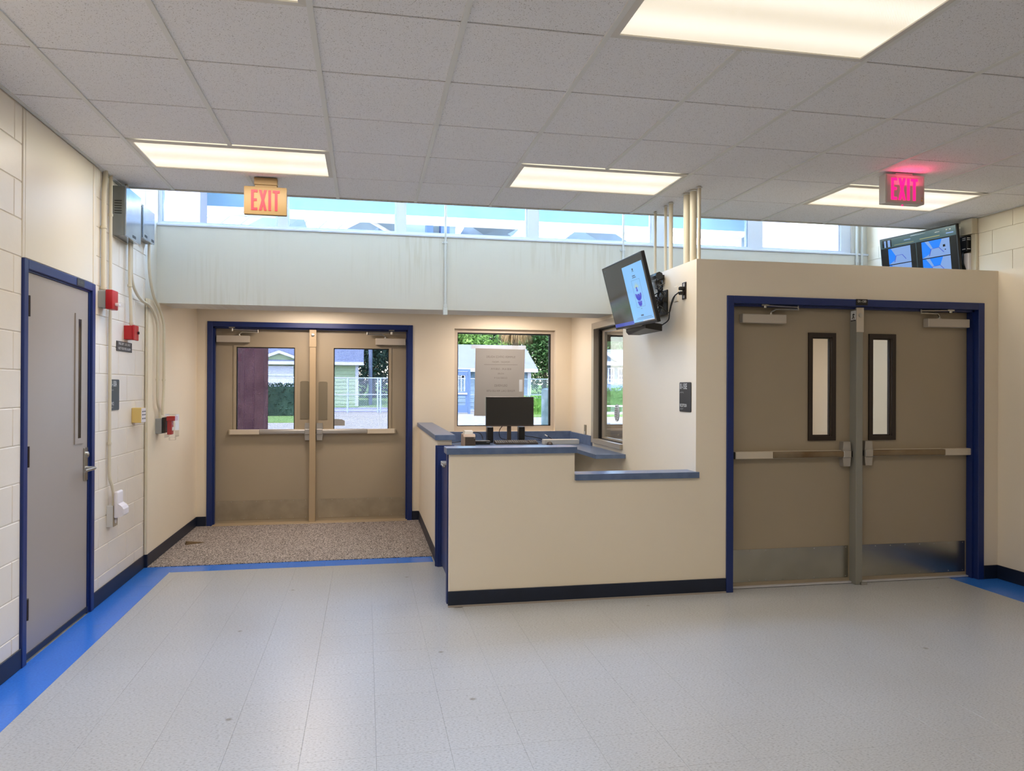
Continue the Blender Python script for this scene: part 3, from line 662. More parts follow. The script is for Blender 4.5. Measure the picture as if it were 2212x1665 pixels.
# ================================================================== ceiling light fixtures
def area(name, parent, loc, sx, sy, watts, col):
    l = bpy.data.lights.new(name, 'AREA'); l.shape = 'RECTANGLE'; l.size = sx; l.size_y = sy; l.energy = watts; l.color = col
    o = bpy.data.objects.new(name, l); COL.link(o); o.parent = parent; o.matrix_parent_inverse = WM[parent.name].inverted()
    o.matrix_basis = Matrix.Translation(loc); return o
lamp_labels = {
    (0, 2): 'lit ceiling panel above the tan EXIT sign', (1, 2): 'lit ceiling panel between the two EXIT signs, over the reception desk', (2, 2): 'lit ceiling panel partly hidden by the white EXIT sign',
    (1, -2): 'largest lit ceiling panel, cut off by the top edge', (0, -2): 'sliver of a lit ceiling panel at the top edge, left',
    (2, -2): 'dim ceiling panel outside the upper right corner of the view', (0, -6): 'lit ceiling panel above the viewer, left row', (1, -6): 'lit ceiling panel above the viewer, middle row'}
lens_me = {}
lamp_power = {(0, 2): 1.0, (1, 2): 1.0, (2, 2): .42, (0, -2): 1.35, (1, -2): 1.1, (2, -2): .12, (0, -6): 1.5, (1, -6): .35}    # output scaled per lamp to brighten the left and darken the right
for c, i in enumerate((1, 5, 9)):
    for j in (2, -2, -6):
        if (c, j) not in lamp_power: continue
        xa, xb = xs[i], xs[i+2]; ya, yb = GY+G*j, GY+G*(j+1); cx, cy = (xa+xb)/2, (ya+yb)/2
        f = thing('ceiling_light', lamp_labels[(c, j)], 'ceiling light', (cx, cy, ZC), 'ceiling light panels')
        MB().add([(-.61+.003, -.305+.003, 0), (.61-.003, -.305+.003, 0), (.61-.003, .305-.003, 0), (-.61+.003, .305-.003, 0),
                  (-.61+.042, -.305+.042, -.006), (.61-.042, -.305+.042, -.006), (.61-.042, .305-.042, -.006), (-.61+.042, .305-.042, -.006),
                  (-.61+.042, -.305+.042, .004), (.61-.042, -.305+.042, .004), (.61-.042, .305-.042, .004), (-.61+.042, .305-.042, .004)],
                 [(0, 1, 5, 4), (1, 2, 6, 5), (2, 3, 7, 6), (3, 0, 4, 7), (4, 5, 9, 8), (5, 6, 10, 9), (6, 7, 11, 10), (7, 4, 8, 11)]).build('frame', M['lamp_frame'], f, local=True)
        if 'm' not in lens_me: lens_me['m'] = MB().box(-.568, .568, -.263, .263, .0005, .004).mesh('lens', M['lamp_lens'])
        o = bpy.data.objects.new('lens', lens_me['m']); COL.link(o); o.parent = f
        area('lamp', f, (cx, cy, ZC-.012), 1.10, .50, LAMP_W*lamp_power[(c, j)], LAMP_C)
# two downlights in the low ceiling behind the beam; vestibule third added for brightness
for x_, y_, lab in ((-.55, 7.95, 'recessed downlight over the entrance carpet, behind the beam'), (1.55, 7.95, 'recessed downlight over the reception counter, behind the beam'), (4.0, 7.95, 'unseen downlight added to brighten the vestibule behind the interior doors')):
    f = thing('downlight', lab, 'ceiling light', (x_, y_, 2.36), 'downlights behind the beam')
    MB().box(x_-.32, x_+.32, y_-.16, y_+.16, 2.345, 2.3595, bev=.004).build('housing', M['lamp_frame'], f)
    MB().box(x_-.29, x_+.29, y_-.13, y_+.13, 2.342, 2.345).build('lens', M['lamp_lens'], f)
    area('lamp', f, (x_, y_, 2.335), .55, .24, 12.5 if x_ < 3 else 7, (1, .84, .73))

# ================================================================== exit signs
def exit_letters(w, h):
    """stroke polygons of EXIT in a box w by h, origin lower left"""
    s = .30; out = []; lw = [.20, .25, .085, .23]; gap = .055; tot = sum(lw)+3*gap; k = w/tot; x = 0; t = .085*k; th = .12*h
    a = lw[0]*k; out += [[(0, 0), (t, 0), (t, h), (0, h)], [(t, 0), (a, 0), (a, th), (t, th)], [(t, h-th), (a, h-th), (a, h), (t, h)], [(t, h*.45), (a*.92, h*.45), (a*.92, h*.45+th), (t, h*.45+th)]]
    x = (lw[0]+gap)*k; b = lw[1]*k
    out += [[(x, 0), (x+t, 0), (x+b, h), (x+b-t, h)], [(x+b-t, 0), (x+b, 0), (x+t, h), (x, h)]]
    x += (lw[1]+gap)*k; out.append([(x, 0), (x+t, 0), (x+t, h), (x, h)])
    x += (lw[2]+gap)*k; c = lw[3]*k; out += [[(x+c/2-t/2, 0), (x+c/2+t/2, 0), (x+c/2+t/2, h-th), (x+c/2-t/2, h-th)], [(x, h-th), (x+c, h-th), (x+c, h), (x, h)]]
    return out
e1 = thing('exit_sign', 'tan exit sign with glossy red letters, hanging below the left light', 'exit sign', (-.71, 5.56, ZC), 'exit signs')
MB().box(-.855, -.562, 5.545, 5.585, 2.732, 2.932, bev=.006, seg=2).build('housing', M['exit_tan'], e1, True)
MB().box(-.785, -.628, 5.54, 5.60, 2.945, 2.994, bev=.002).box(-.780, -.632, 5.55, 5.59, 2.930, 2.946).build('canopy', M['exit_tan'], e1)
lt = MB()
for k, p in enumerate(exit_letters(.195, .145)): lt.prism([(-.805+a, 5.5455, 2.762+b) for a, b in p], (0, -.004-.0003*(k % 3), 0))
lt.build('letters', M['exit_red'], e1, label='red letters reading EXIT')
e2 = thing('exit_sign', 'white exit sign with glowing magenta letters over the interior double doors', 'exit sign', (3.64, 4.53, ZC), 'exit signs')
MB().box(3.482, 3.788, 4.50, 4.57, 2.785, 2.984, bev=.004).build('housing', M['exit_white'], e2)
MB().box(3.57, 3.70, 4.51, 4.56, 2.984, 2.996).build('canopy', M['exit_white'], e2)
MB().wall('y', 4.496, 4.50, 3.490, 3.780, 2.79, 2.976, [(3.502, 3.768, 2.80, 2.966)]).build('rim', M['exit_white'], e2)
lt = MB()
for k, p in enumerate(exit_letters(.205, .150)): lt.prism([(3.525+a, 4.4995, 2.808+b) for a, b in p], (0, -.003-.0003*(k % 3), 0))
lt.build('letters', M['exit_led'], e2, label='glowing letters reading EXIT')
MB().lathe((3.64, 4.535, 2.785), [(.006, 0), (.006, -.006), (.003, -.009)], 10).build('test_light', M['exit_led'], e2)
tb = MB().lathe((3.765, 4.4995, 2.812), [(.007, 0), (.007, -.003)], 10, 'y'); tb.lathe((3.765, 4.4995, 2.83), [(.004, 0), (.004, -.003)], 8, 'y'); tb.build('test_button', M['yellow_box'], e2)
gl_ = bpy.data.lights.new('letters_glow', 'AREA'); gl_.shape = 'RECTANGLE'; gl_.size = .2; gl_.size_y = .03; gl_.energy = .22; gl_.color = (1, .05, .2)
o = bpy.data.objects.new('letters_glow', gl_); COL.link(o); o.parent = e2; o.matrix_parent_inverse = WM[e2.name].inverted()
o.matrix_basis = Matrix.Translation((3.64, 4.47, 2.90)) @ Matrix.Rotation(math.radians(-165), 4, 'X')

# ================================================================== floor things
cp = MB().box(XL+.03, .592, 6.65, YB-.006, -.004, .006).build('entrance_carpet', M['carpet'])
tag(cp, 'speckled grey-brown walk-off carpet in front of the entrance doors', 'carpet')
q0 = P(397, 1168, 7.55); wx = XL+.14
dw = MB().add([(wx, 7.50, .006), (wx+.15, 7.58, .006), (wx+.13, 7.62, .006), (wx-.02, 7.55, .006), (wx+.01, 7.51, .035), (wx-.01, 7.545, .035)], [(0, 1, 2, 3), (0, 4, 5, 3), (0, 1, 4), (3, 5, 2), (4, 1, 2, 5)]).build('door_wedge', M['wood_wedge'])
tag(dw, 'small brown wooden wedge lying on the entrance carpet', 'door wedge')

# ================================================================== things on the left wall
b1 = thing('electrical_cabinet', 'larger grey metal cabinet with side louvres high on the block wall', 'electrical box', (XL, 6.01, 2.595))
MB().box(XL, -1.722, 5.83, 6.19, 2.598, 2.955, bev=.002).build('body', M['grey_box'], b1)
MB().box(-1.722, -1.708, 5.828, 6.192, 2.595, 2.958, bev=.003).build('door', M['galv'], b1)
for z in range(6): MB().box(XL+.012, XL+.062, 5.8285, 5.832, 2.755+z*.018, 2.760+z*.018).build('louvre', M['black'], b1)
MB().box(-1.7085, -1.707, 5.98, 6.06, 2.612, 2.632).build('nameplate', M['sign_dark'], b1)
b2 = thing('electrical_cabinet', 'smaller scuffed metal cabinet beside the clerestory window', 'electrical box', (XL, 6.5, 2.68))
MB().box(XL, -1.745, 6.34, 6.65, 2.683, 2.937, bev=.002).build('body', M['grey_paint'], b2)
MB().box(-1.745, -1.730, 6.338, 6.652, 2.68, 2.94, bev=.003).build('door', M['galv'], b2)
for y_ in (6.37, 6.56): MB().box(-1.7305, -1.729, y_, y_+.07, 2.692, 2.712).build('nameplate', M['sign_dark'], b2)

def conduit(label, pts, r, m='conduit_paint', straps=(), rad=.09, group='conduits on the left wall', fit=None):
    root = thing('conduit', label, 'conduit', pts[-1], group)
    MB().tube(arc(pts, 7, rad), r, 12).build('pipe', M[m], root, True)
    for s_ in straps:
        MB().tube([(s_[0], s_[1], s_[2]-.008), (s_[0], s_[1], s_[2]+.008)], r*1.3, 12).build('coupling', M[m], root, True)
    return root
xa_ = XL+.022
conduit('thick cream conduit running down to the strobe alarm', [(xa_-.004, 5.62, 3.0), (xa_-.004, 5.62, 2.94), (xa_, 5.58, 2.86), (xa_, 5.58, 2.165)], .0165, straps=[(xa_, 5.58, 2.18), (xa_, 5.58, 2.60)])
conduit('thin cream conduit running the full height beside the single door', [(xa_-.004, 5.735, 3.0), (xa_-.004, 5.735, .95), (xa_-.004, 5.735, .86), (xa_+.016, 5.765, .76), (xa_+.016, 5.765, .655)], .0115, straps=[(xa_-.004, 5.735, 2.72), (xa_-.004, 5.735, 1.10)])
conduit('cream conduit dropping from the larger cabinet to the red key box', [(xa_+.012, 6.12, 2.597), (xa_+.012, 6.12, 2.30), (xa_+.014, 6.145, 2.12), (xa_+.016, 6.15, 1.966)], .0125, straps=[(xa_+.016, 6.15, 1.985), (xa_+.012, 6.12, 2.27)])
conduit('conduit swinging from the cabinet under the beam to the red pull station', [(xa_+.012, 6.16, 2.597), (xa_+.012, 6.16, 2.30), (xa_+.012, 6.36, 2.20), (xa_+.016, 6.66, 2.17), (xa_+.030, 6.84, 2.06), (xa_+.030, 6.84, 1.50), (xa_+.030, 6.84, 1.36), (xa_+.030, 6.92, 1.29), (xa_+.030, 6.92, 1.23)], .012, straps=[(xa_+.030, 6.84, 1.56)], rad=.12)
conduit('conduit dropping from the smaller cabinet and bending under the beam', [(xa_+.02, 6.60, 2.68), (xa_+.02, 6.60, 2.45), (xa_+.022, 6.72, 2.26), (xa_+.024, 6.90, 2.18), (xa_+.032, 7.03, 2.07), (xa_+.032, 7.03, 1.46), (xa_+.034, 6.99, 1.33), (xa_+.034, 6.98, 1.255)], .012, straps=[(xa_+.032, 7.03, 1.56)], rad=.12)
conduit('short stub of conduit entering the top of the larger cabinet', [(xa_+.03, 5.97, 3.0), (xa_+.03, 5.97, 2.955)], .012)
conduit('slim cream conduit in the corner where block wall meets plaster', [(XL+.012, 6.645, 2.235), (XL+.012, 6.645, .11)], .009)

sa = thing('strobe_alarm', 'red fire alarm strobe with clear lens beside the single door', 'fire alarm', (XL, 5.6, 2.04))
MB().box(XL, -1.752, 5.54, 5.655, 2.045, 2.158, bev=.002).build('back_box', M['grey_paint'], sa)
MB().box(-1.752, -1.707, 5.537, 5.66, 2.035, 2.168, bev=.005, seg=2).build('body', M['red'], sa, True)
MB().box(-1.707, -1.655, 5.565, 5.645, 2.055, 2.088, bev=.009, seg=2).build('lens', M['clear_plastic'], sa, True)
MB().box(-1.707, -1.68, 5.585, 5.625, 2.062, 2.08, bev=.003).build('flash_tube', M['white_plastic'], sa)
kb = thing('key_box', 'plain red metal key box above the small black notice', 'key box', (XL, 6.15, 1.86))
MB().box(XL, -1.74, 6.10, 6.205, 1.860, 1.966, bev=.002).build('body', M['red'], kb)
MB().box(-1.74, -1.725, 6.095, 6.21, 1.856, 1.970, bev=.003).build('door', M['red'], kb)
MB().lathe((-1.725, 6.185, 1.915), [(.011, 0), (.011, .010), (.006, .012)], 12, 'x').build('lock', M['dark_brown'], kb)
ns = thing('notice_plate', 'small black plate with two lines of white capitals under the key box', 'sign', (XL, 6.1, 1.765))
MB().box(XL+.001, XL+.004, 5.925, 6.29, 1.766, 1.840).build('plate', M['sign_dark'], ns)
for key, z in (('FD1', 1.808), ('FD2', 1.773)): text(key, 'lettering', 'print_white', ns, (XL+.0048, 6.108, z), (0, 1, 0), (0, 0, 1), .92, .85)
def room_sign(label, org, right, nrm, t1, t2, m='sign_dark'):
    r_, n_ = Vector(right), Vector(nrm); o_ = Vector(org); root = thing('room_sign', label, 'sign', tuple(o_), 'room signs')
    w_, h_ = .208, .224; c = .012; poly = []
    for cx, cy, a0 in ((w_-c, c, -90), (w_-c, h_-c, 0), (c, h_-c, 90), (c, c, 180)):
        for k in range(4):
            a = math.radians(a0+30*k); poly.append(o_+r_*(cx+c*math.cos(a))+Vector((0, 0, cy+c*math.sin(a))))
    MB().prism(poly, n_*.004).build('plate', M[m], root)
    text(t1, 'room_number', 'print_white', root, o_+r_*.012+Vector((0, 0, .160))+n_*.0048, right, (0, 0, 1), .62)
    text(t2, 'room_name', 'print_white', root, o_+r_*.012+Vector((0, 0, .030))+n_*.0048, right, (0, 0, 1), .68)
    br = MB()
    for z, n in ((.142, 7), (.016, 6)):
        for k in range(n):
            p = o_+r_*(.014+k*.010)+Vector((0, 0, z+(k*7 % 3)*.003))+n_*.0048
            br.add([p, p+r_*.004, p+r_*.004+Vector((0, 0, .004)), p+Vector((0, 0, .004))], [(0, 1, 2, 3)])
    o = br.build('braille', M['print_white'], root); o['kind'] = 'stuff'
    return root
room_sign('grey-green room sign 01-100A on the block wall, partly behind a conduit', (XL+.001, 5.778, 1.33), (0, 1, 0), (1, 0, 0), '100A', 'OFFICE', 'sign_grey')
room_sign('dark room sign reading RECEPTION beneath the tilted television', (XT-.001, 5.386, 1.33), (0, -1, 0), (-1, 0, 0), '150E', 'RECEPTION')
yb_ = thing('thermostat_box', 'yellowed plastic box with stickered face on the block wall', 'switch box', (XL, 6.35, 1.215))
MB().box(XL, -1.73, 6.30, 6.41, 1.217, 1.335, bev=.003).build('body', M['yellow_box'], yb_)
MB().box(-1.73, -1.725, 6.302, 6.408, 1.22, 1.332, bev=.001).build('faceplate', M['white_plastic'], yb_)
fp = MB()
for a, b in ((1.30, .02), (1.275, .03), (1.245, .02)):
    for k in range(3): fp.box(-1.7255, -1.724, 6.312+k*.034, 6.312+k*.034+.02, a, a+.010)
o = fp.build('markings', M['sign_dark'], yb_); o['kind'] = 'stuff'
ps = thing('pull_station', 'red fire alarm pull station under a clear hinged cover', 'fire alarm', (XL+.022, 6.96, 1.05))
xw = XL+.022
MB().box(xw, xw+.05, 6.89, 7.005, 1.095, 1.225, bev=.002).build('back_box', M['grey_paint'], ps)
MB().box(xw+.05, xw+.075, 6.895, 7.0, 1.10, 1.235, bev=.004).build('sounder', M['black'], ps)
MB().box(xw+.088, xw+.125, 6.915, 6.985, 1.085, 1.225, bev=.004).build('station_body', M['red'], ps)
MB().box(xw+.086, xw+.156, 6.90, 7.0, 1.205, 1.245, bev=.004).build('hood', M['red'], ps)
MB().box(xw+.125, xw+.138, 6.925, 6.975, 1.12, 1.15, bev=.003).build('handle', M['print_white'], ps)
text('PULL', 'lettering', 'print_white', ps, (xw+.1265, 6.95, 1.17), (0, 1, 0), (0, 0, 1))
MB().wall('x', xw+.075, xw+.082, 6.875, 7.03, 1.06, 1.265, [(6.91, 6.99, 1.09, 1.23)]).build('cover_frame', M['glass'], ps)
cv = MB().box(xw+.160, xw+.163, 6.885, 7.02, 1.065, 1.26); cv.box(xw+.082, xw+.163, 6.885, 6.888, 1.065, 1.26); cv.box(xw+.082, xw+.163, 7.017, 7.02, 1.065, 1.26); cv.box(xw+.082, xw+.163, 6.885, 7.02, 1.257, 1.26); cv.box(xw+.10, xw+.15, 6.92, 6.98, 1.035, 1.062, bev=.004)
cv.build('cover', M['glass'], ps)
ob = thing('outlet_box', 'grey surface outlet box low on the block wall', 'outlet', (XL, 5.78, .505))
MB().box(XL, -1.757, 5.735, 5.825, .505, .655, bev=.002).build('body', M['printer_grey'], ob)
MB().box(-1.757, -1.753, 5.735, 5.825, .505, .655).build('faceplate', M['taupe'], ob)
MB().lathe((-1.753, 5.78, .54), [(.016, 0), (.016, .003)], 14, 'x').build('socket', M['white_plastic'], ob)
nl = thing('plug_in_device', 'white plastic plug-in device with a rounded lower bulge', 'plug-in device', (-1.753, 5.78, .55))
MB().box(-1.753, -1.724, 5.732, 5.862, .565, .755, bev=.013, seg=3).build('back_shell', M['white_plastic'], nl, True)
MB().prism([(-1.73, 5.737, .57), (-1.70, 5.737, .576), (-1.688, 5.737, .588), (-1.688, 5.737, .628), (-1.70, 5.737, .648), (-1.73, 5.737, .672)], (0, .12, 0)).build('bulge', M['white_plastic'], nl)

# ================================================================== conduits on the beam and over the partition
for x_, lab, z0 in ((.73, 'white conduit crossing the beam, ending in a small box', 2.20), (2.484, 'white conduit on the beam half hidden by the tilted television', 2.235)):
    r_ = thing('conduit', lab, 'conduit', (x_, 6.985, z0), 'conduits on the beam')
    MB().tube([(x_, 6.984, z0+.03), (x_, 6.984, 4.62)], .011, 10).build('pipe', M['conduit_white'], r_, True)
    MB().box(x_-.03, x_+.02, 6.988, 7.0, 2.86, 2.875).box(x_-.014, x_+.014, 6.97, 7.0, 2.858, 2.878).build('strap', M['conduit_white'], r_)
    if x_ < 1: MB().box(x_-.02, x_+.02, 6.962, 7.0, 2.185, 2.255, bev=.004).box(x_-.014, x_+.014, 6.967, 6.998, 2.255, 2.29, bev=.003).build('end_box', M['conduit_white'], r_)
labs = ['slim conduit rising behind the television, leftmost of six on the partition', 'slim conduit on the partition, second of six from the left', 'cream conduit on the partition, third of six from the left',
        'thick cream conduit on the partition, fourth of six from the left', 'thick cream conduit on the partition, fifth of six from the left', 'slim cream conduit at the partition corner, rightmost of six']
for (y_, r, x_), lab in zip(((5.95, .012, 2.40), (5.74, .012, 2.405), (5.62, .017, 2.40), (5.34, .026, 2.41), (5.235, .026, 2.415), (5.135, .013, 2.415)), labs):
    rt = thing('conduit', lab, 'conduit', (x_, y_, ZT), 'conduits on top of the partition')
    MB().tube([(x_, y_, ZT-.002), (x_, y_, ZC+.02)], r, 14).build('pipe', M['conduit_paint'], rt, True)
    MB().lathe((x_, y_, ZC-.004), [(r+.008, 0), (r+.008, -.004), (r, -.005)], 14).build('escutcheon', M['tee'], rt, True)
for x_, lab in ((5.065, 'white conduit beside the right end of the clerestory, left of a pair'), (5.125, 'white conduit beside the right end of the clerestory, right of a pair')):
    rt = thing('conduit', lab, 'conduit', (x_, 6.985, 2.4), 'conduits at the right end of the beam')
    MB().tube([(x_, 6.984, 2.3), (x_, 6.984, 4.62)], .013, 10).build('pipe', M['conduit_white'], rt, True)
    MB().tube([(x_, 6.984, 2.84), (x_, 6.984, 2.875)], .017, 10).build('coupling', M['conduit_white'], rt, True)

# ================================================================== televisions
def frame_of(c, yaw, tilt, roll):
    y, t, r = (math.radians(a) for a in (yaw, tilt, roll))
    n = Vector((math.cos(t)*math.sin(y), -math.cos(t)*math.cos(y), -math.sin(t))); rt = Vector((math.cos(y), math.sin(y), 0)); up = n.cross(rt)
    if up.z < 0: up = -up
    rt, up = rt*math.cos(r)+up*math.sin(r), -rt*math.sin(r)+up*math.cos(r)
    return Matrix(((rt.x, up.x, n.x, c[0]), (rt.y, up.y, n.y, c[1]), (rt.z, up.z, n.z, c[2]), (0, 0, 0, 1)))
def emat(name, rgb, s, rough=.12): return mat(name, (8, 8, 9), rough, emit=(rgb, s))
emat('scr_dark', (34, 33, 32), .5); emat('scr_page', (118, 178, 232), .85); emat('scr_bar', (40, 72, 190), .6); emat('scr_ink', (44, 58, 190), .8); emat('scr_yellow', (196, 200, 90), .8); emat('scr_line', (70, 96, 130), .7)
emat('scr_blue', (20, 120, 235), .9); emat('scr_lilac', (126, 160, 215), .8); emat('scr_teal', (70, 98, 104), .7); emat('scr_black', (12, 12, 16), .3); emat('scr_gold', (176, 176, 110), .7)
def television(label, mtx, W, back=True):
    H = W*9/16; tv = thing('television', label, 'television', group='televisions', matrix=mtx)
    MB().box(-W/2, W/2, -H/2, H/2, -.028, 0, bev=.003).build('bezel', M['black'], tv, local=True)
    MB().box(-W*.36, W*.36, -H*.42, H*.25, -.062, -.028, bev=.012, seg=2).build('back_cover', M['black'], tv, local=True)
    bz = .012
    scr = MB().box(-W/2+bz, W/2-bz, -H/2+bz*1.6, H/2-bz, 0, .0006).build('screen', M['scr_dark'], tv, local=True)
    return tv, scr, W-2*bz, H-2.6*bz, (-W/2+bz, -H/2+bz*1.6)
def quad(scr, sw, sh, org, poly, m, name, lift=.0009):
    """flat picture element on the screen; poly in 0..1 of the screen, v up"""
    MB().add([(org[0]+u*sw, org[1]+v*sh, lift) for u, v in poly], [tuple(range(len(poly)))]).build(name, M[m], scr, local=True)
R4 = lambda a, b, c, d: [(a, c), (b, c), (b, d), (a, d)]
m1 = frame_of((2.077, 5.733, 2.272), -90.87, 14.58, -.82)
tv1, s1, sw, sh, og = television('tilted television hanging from the reception side wall', m1, .97)
quad(s1, sw, sh, og, R4(.50, .975, .02, .90), 'scr_page', 'page')
quad(s1, sw, sh, og, R4(.0, .50, .0, .055), 'scr_bar', 'task_bar')
quad(s1, sw, sh, og, R4(.72, .97, .022, .034), 'print_white', 'footer_strip', .0012)
bd = MB()
for a, b, c, d in ((.655, .845, .240, .243), (.655, .845, .655, .658), (.655, .658, .24, .658), (.842, .845, .24, .658)): bd.add([(og[0]+u*sw, og[1]+v*sh, .0012) for u, v in R4(a, b, c, d)], [(0, 1, 2, 3)])
bd.build('emblem_border', M['scr_line'], s1, local=True)
em = MB()
def ring(cu, cv, r0, r1, a0, a1, n=10):
    pts = [(cu+r*math.cos(math.radians(a0+(a1-a0)*k/n)), cv+r*1.5*math.sin(math.radians(a0+(a1-a0)*k/n))) for r in (r0, r1) for k in range(n+1)]
    em.add([(og[0]+(.745+(u-.745)*1.2)*sw, og[1]+(.435+(v-.41)*1.05)*sh, .0012) for u, v in pts], [(k, k+1, n+2+k, n+1+k) for k in range(n)])
ring(.745, .40, .028, .058, 160, 380); ring(.745, .37, .0, .032, 0, 360, 14); ring(.745, .315, .010, .042, 190, 350); ring(.745, .285, .012, .036, 190, 350); ring(.742, .47, .0, .014, 0, 360, 10); ring(.738, .505, .0, .011, 0, 360, 10)
em.build('emblem', M['scr_ink'], s1, local=True)
ry = MB()
for k in range(9):
    a = math.radians(20+k*17.5); u0, v0 = .742, .525
    p = [(u0+.02*math.cos(a-.14), v0+.03*math.sin(a-.14)), (u0+.075*math.cos(a), v0+.118*math.sin(a)), (u0+.02*math.cos(a+.14), v0+.03*math.sin(a+.14))]
    ry.add([(og[0]+u*sw, og[1]+v*sh, .0011) for u, v in p], [(0, 1, 2)])
ry.build('emblem_rays', M['scr_yellow'], s1, local=True)
ln = MB()
for a, b, c, d in ((.70, .77, .715, .73), (.695, .78, .69, .703), (.725, .755, .80, .835), (.715, .765, .785, .792), (.735, .76, .21, .218), (.70, .76, .10, .125), (.60, .93, .075, .081), (.56, .95, .055, .06)): ln.add([(og[0]+u*sw, og[1]+v*sh, .0013) for u, v in R4(a, b, c, d)], [(0, 1, 2, 3)])
ln.build('page_lines', M['scr_line'], s1, local=True)['kind'] = 'stuff'
mk = MB()
for a, b, c, d in ((.03, .09, .955, .962), (.04, .06, .88, .90), (.05, .06, .58, .585)): mk.add([(og[0]+u*sw, og[1]+v*sh, .0012) for u, v in R4(a, b, c, d)], [(0, 1, 2, 3)])
mk.build('menu_marks', M['scr_teal'], s1, local=True)['kind'] = 'stuff'
# mount of the tilted television
MB().box(XT-.012, XT, 5.62, 5.80, 2.10, 2.30, bev=.002).build('wall_plate', M['black'], tv1)
am = MB()
for y_ in (5.63, 5.77): am.box(2.16, XT-.01, y_-.012, y_+.012, 2.20, 2.24, bev=.003); am.box(2.13, 2.17, y_-.02, y_+.02, 2.08, 2.36, bev=.003)
am.build('arm', M['black'], tv1)
MB().tube([(XT-.06, 5.98, 2.415), (XT-.06, 5.66, 2.415)], .033, 8).box(XT-.04, XT, 5.70, 5.92, 2.40, 2.43).build('media_box', M['black_gloss'], tv1, True, label='black media box on the wall behind the screen')
MB().prism([(XT-.20, 5.60, 1.985), (XT-.20, 6.05, 1.985), (XT-.16, 6.10, 1.965), (XT-.06, 6.10, 1.965), (XT-.06, 5.60, 1.965)], (0, 0, .055)).build('speaker_bar', M['black'], tv1, label='black speaker bar below the screen')
MB().box(XT-.23, XT-.20, 5.66, 6.02, 2.008, 2.032, bev=.003).build('connector_strip', M['steel'], tv1)
cb = MB(); rnd = random.Random(3)
for k in range(7):
    pts = [(2.23+rnd.random()*.07, 5.47+rnd.random()*.12, 2.37-k*.012-i*.045) for i in range(6)]
    cb.tube(spline(pts, 5), .0045, 6)
cb.tube(spline([(2.22, 5.58, 2.20), (2.28, 5.50, 2.14), (2.33, 5.49, 2.10), (2.34, 5.46, 2.16), (2.37, 5.458, 2.24)], 7), .0045, 6)
cb.build('cable_bundle', M['black'], tv1, True)
ot = thing('wall_outlet', 'black wall outlet with two plugs beside the tilted television', 'outlet', (XT, 5.31, 2.19))
MB().box(XT-.006, XT, 5.273, 5.343, 2.187, 2.315, bev=.002).build('faceplate', M['dark_brown'], ot)
for z in (2.295, 2.205): MB().box(XT-.0075, XT-.006, 5.295, 5.321, z-.012, z+.012).build('socket', M['printer_grey'], ot)
for z in (2.268, 2.232): MB().box(XT-.045, XT-.006, 5.292, 5.324, z-.013, z+.013, bev=.005).build('plug', M['black'], ot)
pc = MB().tube(spline([(XT-.045, 5.308, 2.24), (XT-.07, 5.36, 2.20), (XT-.05, 5.47, 2.12), (XT-.03, 5.545, 2.05), (XT-.06, 5.60, 2.012)], 8), .0048, 8).build('power_cord', M['black'], tv1, True, label='black power cord looping to the wall outlet')
wp = MB().box(XT-.005, XT, 5.425, 5.495, 2.185, 2.305, bev=.002).build('blank_wall_plate', M['cream']); tag(wp, 'cream cable plate between outlet and tilted television', 'wall plate')
# second television behind the partition
m2 = frame_of((4.978, 5.996, 2.729), -78.7, 6.74, 0)
tv2, s2, sw, sh, og = television('camera-monitor television above the partition at the far right', m2, .80)
quad(s2, sw, sh, og, R4(0, 1, .80, 1), 'scr_teal', 'tool_bar')
quad(s2, sw, sh, og, R4(.02, .155, .815, .985), 'scr_black', 'side_panel', .0012); quad(s2, sw, sh, og, R4(.05, .075, .82, .97), 'scr_lilac', 'thumbnail', .0015); quad(s2, sw, sh, og, R4(.10, .135, .82, .97), 'scr_lilac', 'thumbnail', .0015)
for k, (a, b, c, d, mm) in enumerate(((.19, .46, .835, .842, 'scr_gold'), (.54, .80, .85, .862, 'scr_gold'), (.42, .62, .965, .972, 'print_white'), (.33, .42, .90, .915, 'scr_lilac'), (.74, .80, .925, .94, 'print_white'), (.88, .90, .93, .955, 'print_white'), (.92, .94, .93, .955, 'print_white'), (.88, .97, .86, .88, 'scr_lilac'))):
    quad(s2, sw, sh, og, R4(a, b, c, d), mm, 'tool_bar_mark', .0012)
quad(s2, sw, sh, og, R4(0, 1, 0, .80), 'scr_black', 'camera_grid', .0008)
for a, b in ((.10, .41), (.56, .915)):
    for c, d in ((.42, .775), (.04, .40)):
        quad(s2, sw, sh, og, R4(a, b, c, d), 'scr_lilac', 'camera_view', .0011); w_ = b-a; h_ = d-c
        quad(s2, sw, sh, og, [(a, c), (a+w_*.25, c+h_*.2), (a+w_*.35, c+h_*.45), (a+w_*.12, d), (a, d)], 'scr_blue', 'view_shade', .0013)
        quad(s2, sw, sh, og, [(a+w_*.40, c+h_*.52), (a+w_*.62, c+h_*.52), (a+w_*.74, d), (a+w_*.26, d)], 'scr_blue' if a > .5 else 'scr_lilac', 'view_wall', .0014)
        for e in ((.62, .52, .78, .2), (.34, .50, .62, .52), (.34, .5, .26, .1)):
            p0, p1 = Vector((a+w_*e[0], c+h_*e[1])), Vector((a+w_*e[2], c+h_*e[3])); t = (p1-p0).normalized(); n = Vector((-t.y, t.x))*.004
            quad(s2, sw, sh, og, [p0-n, p1-n, p1+n, p0+n], 'scr_ink', 'view_edge', .0016)
quad(s2, sw, sh, og, R4(.83, .86, .60, .65), 'scr_black', 'view_mark', .0017); quad(s2, sw, sh, og, R4(.85, .865, .53, .55), 'scr_black', 'view_mark', .0017)
quad(s2, sw, sh, og, R4(.484, .490, 0, .80), 'scr_teal', 'grid_line', .0012)
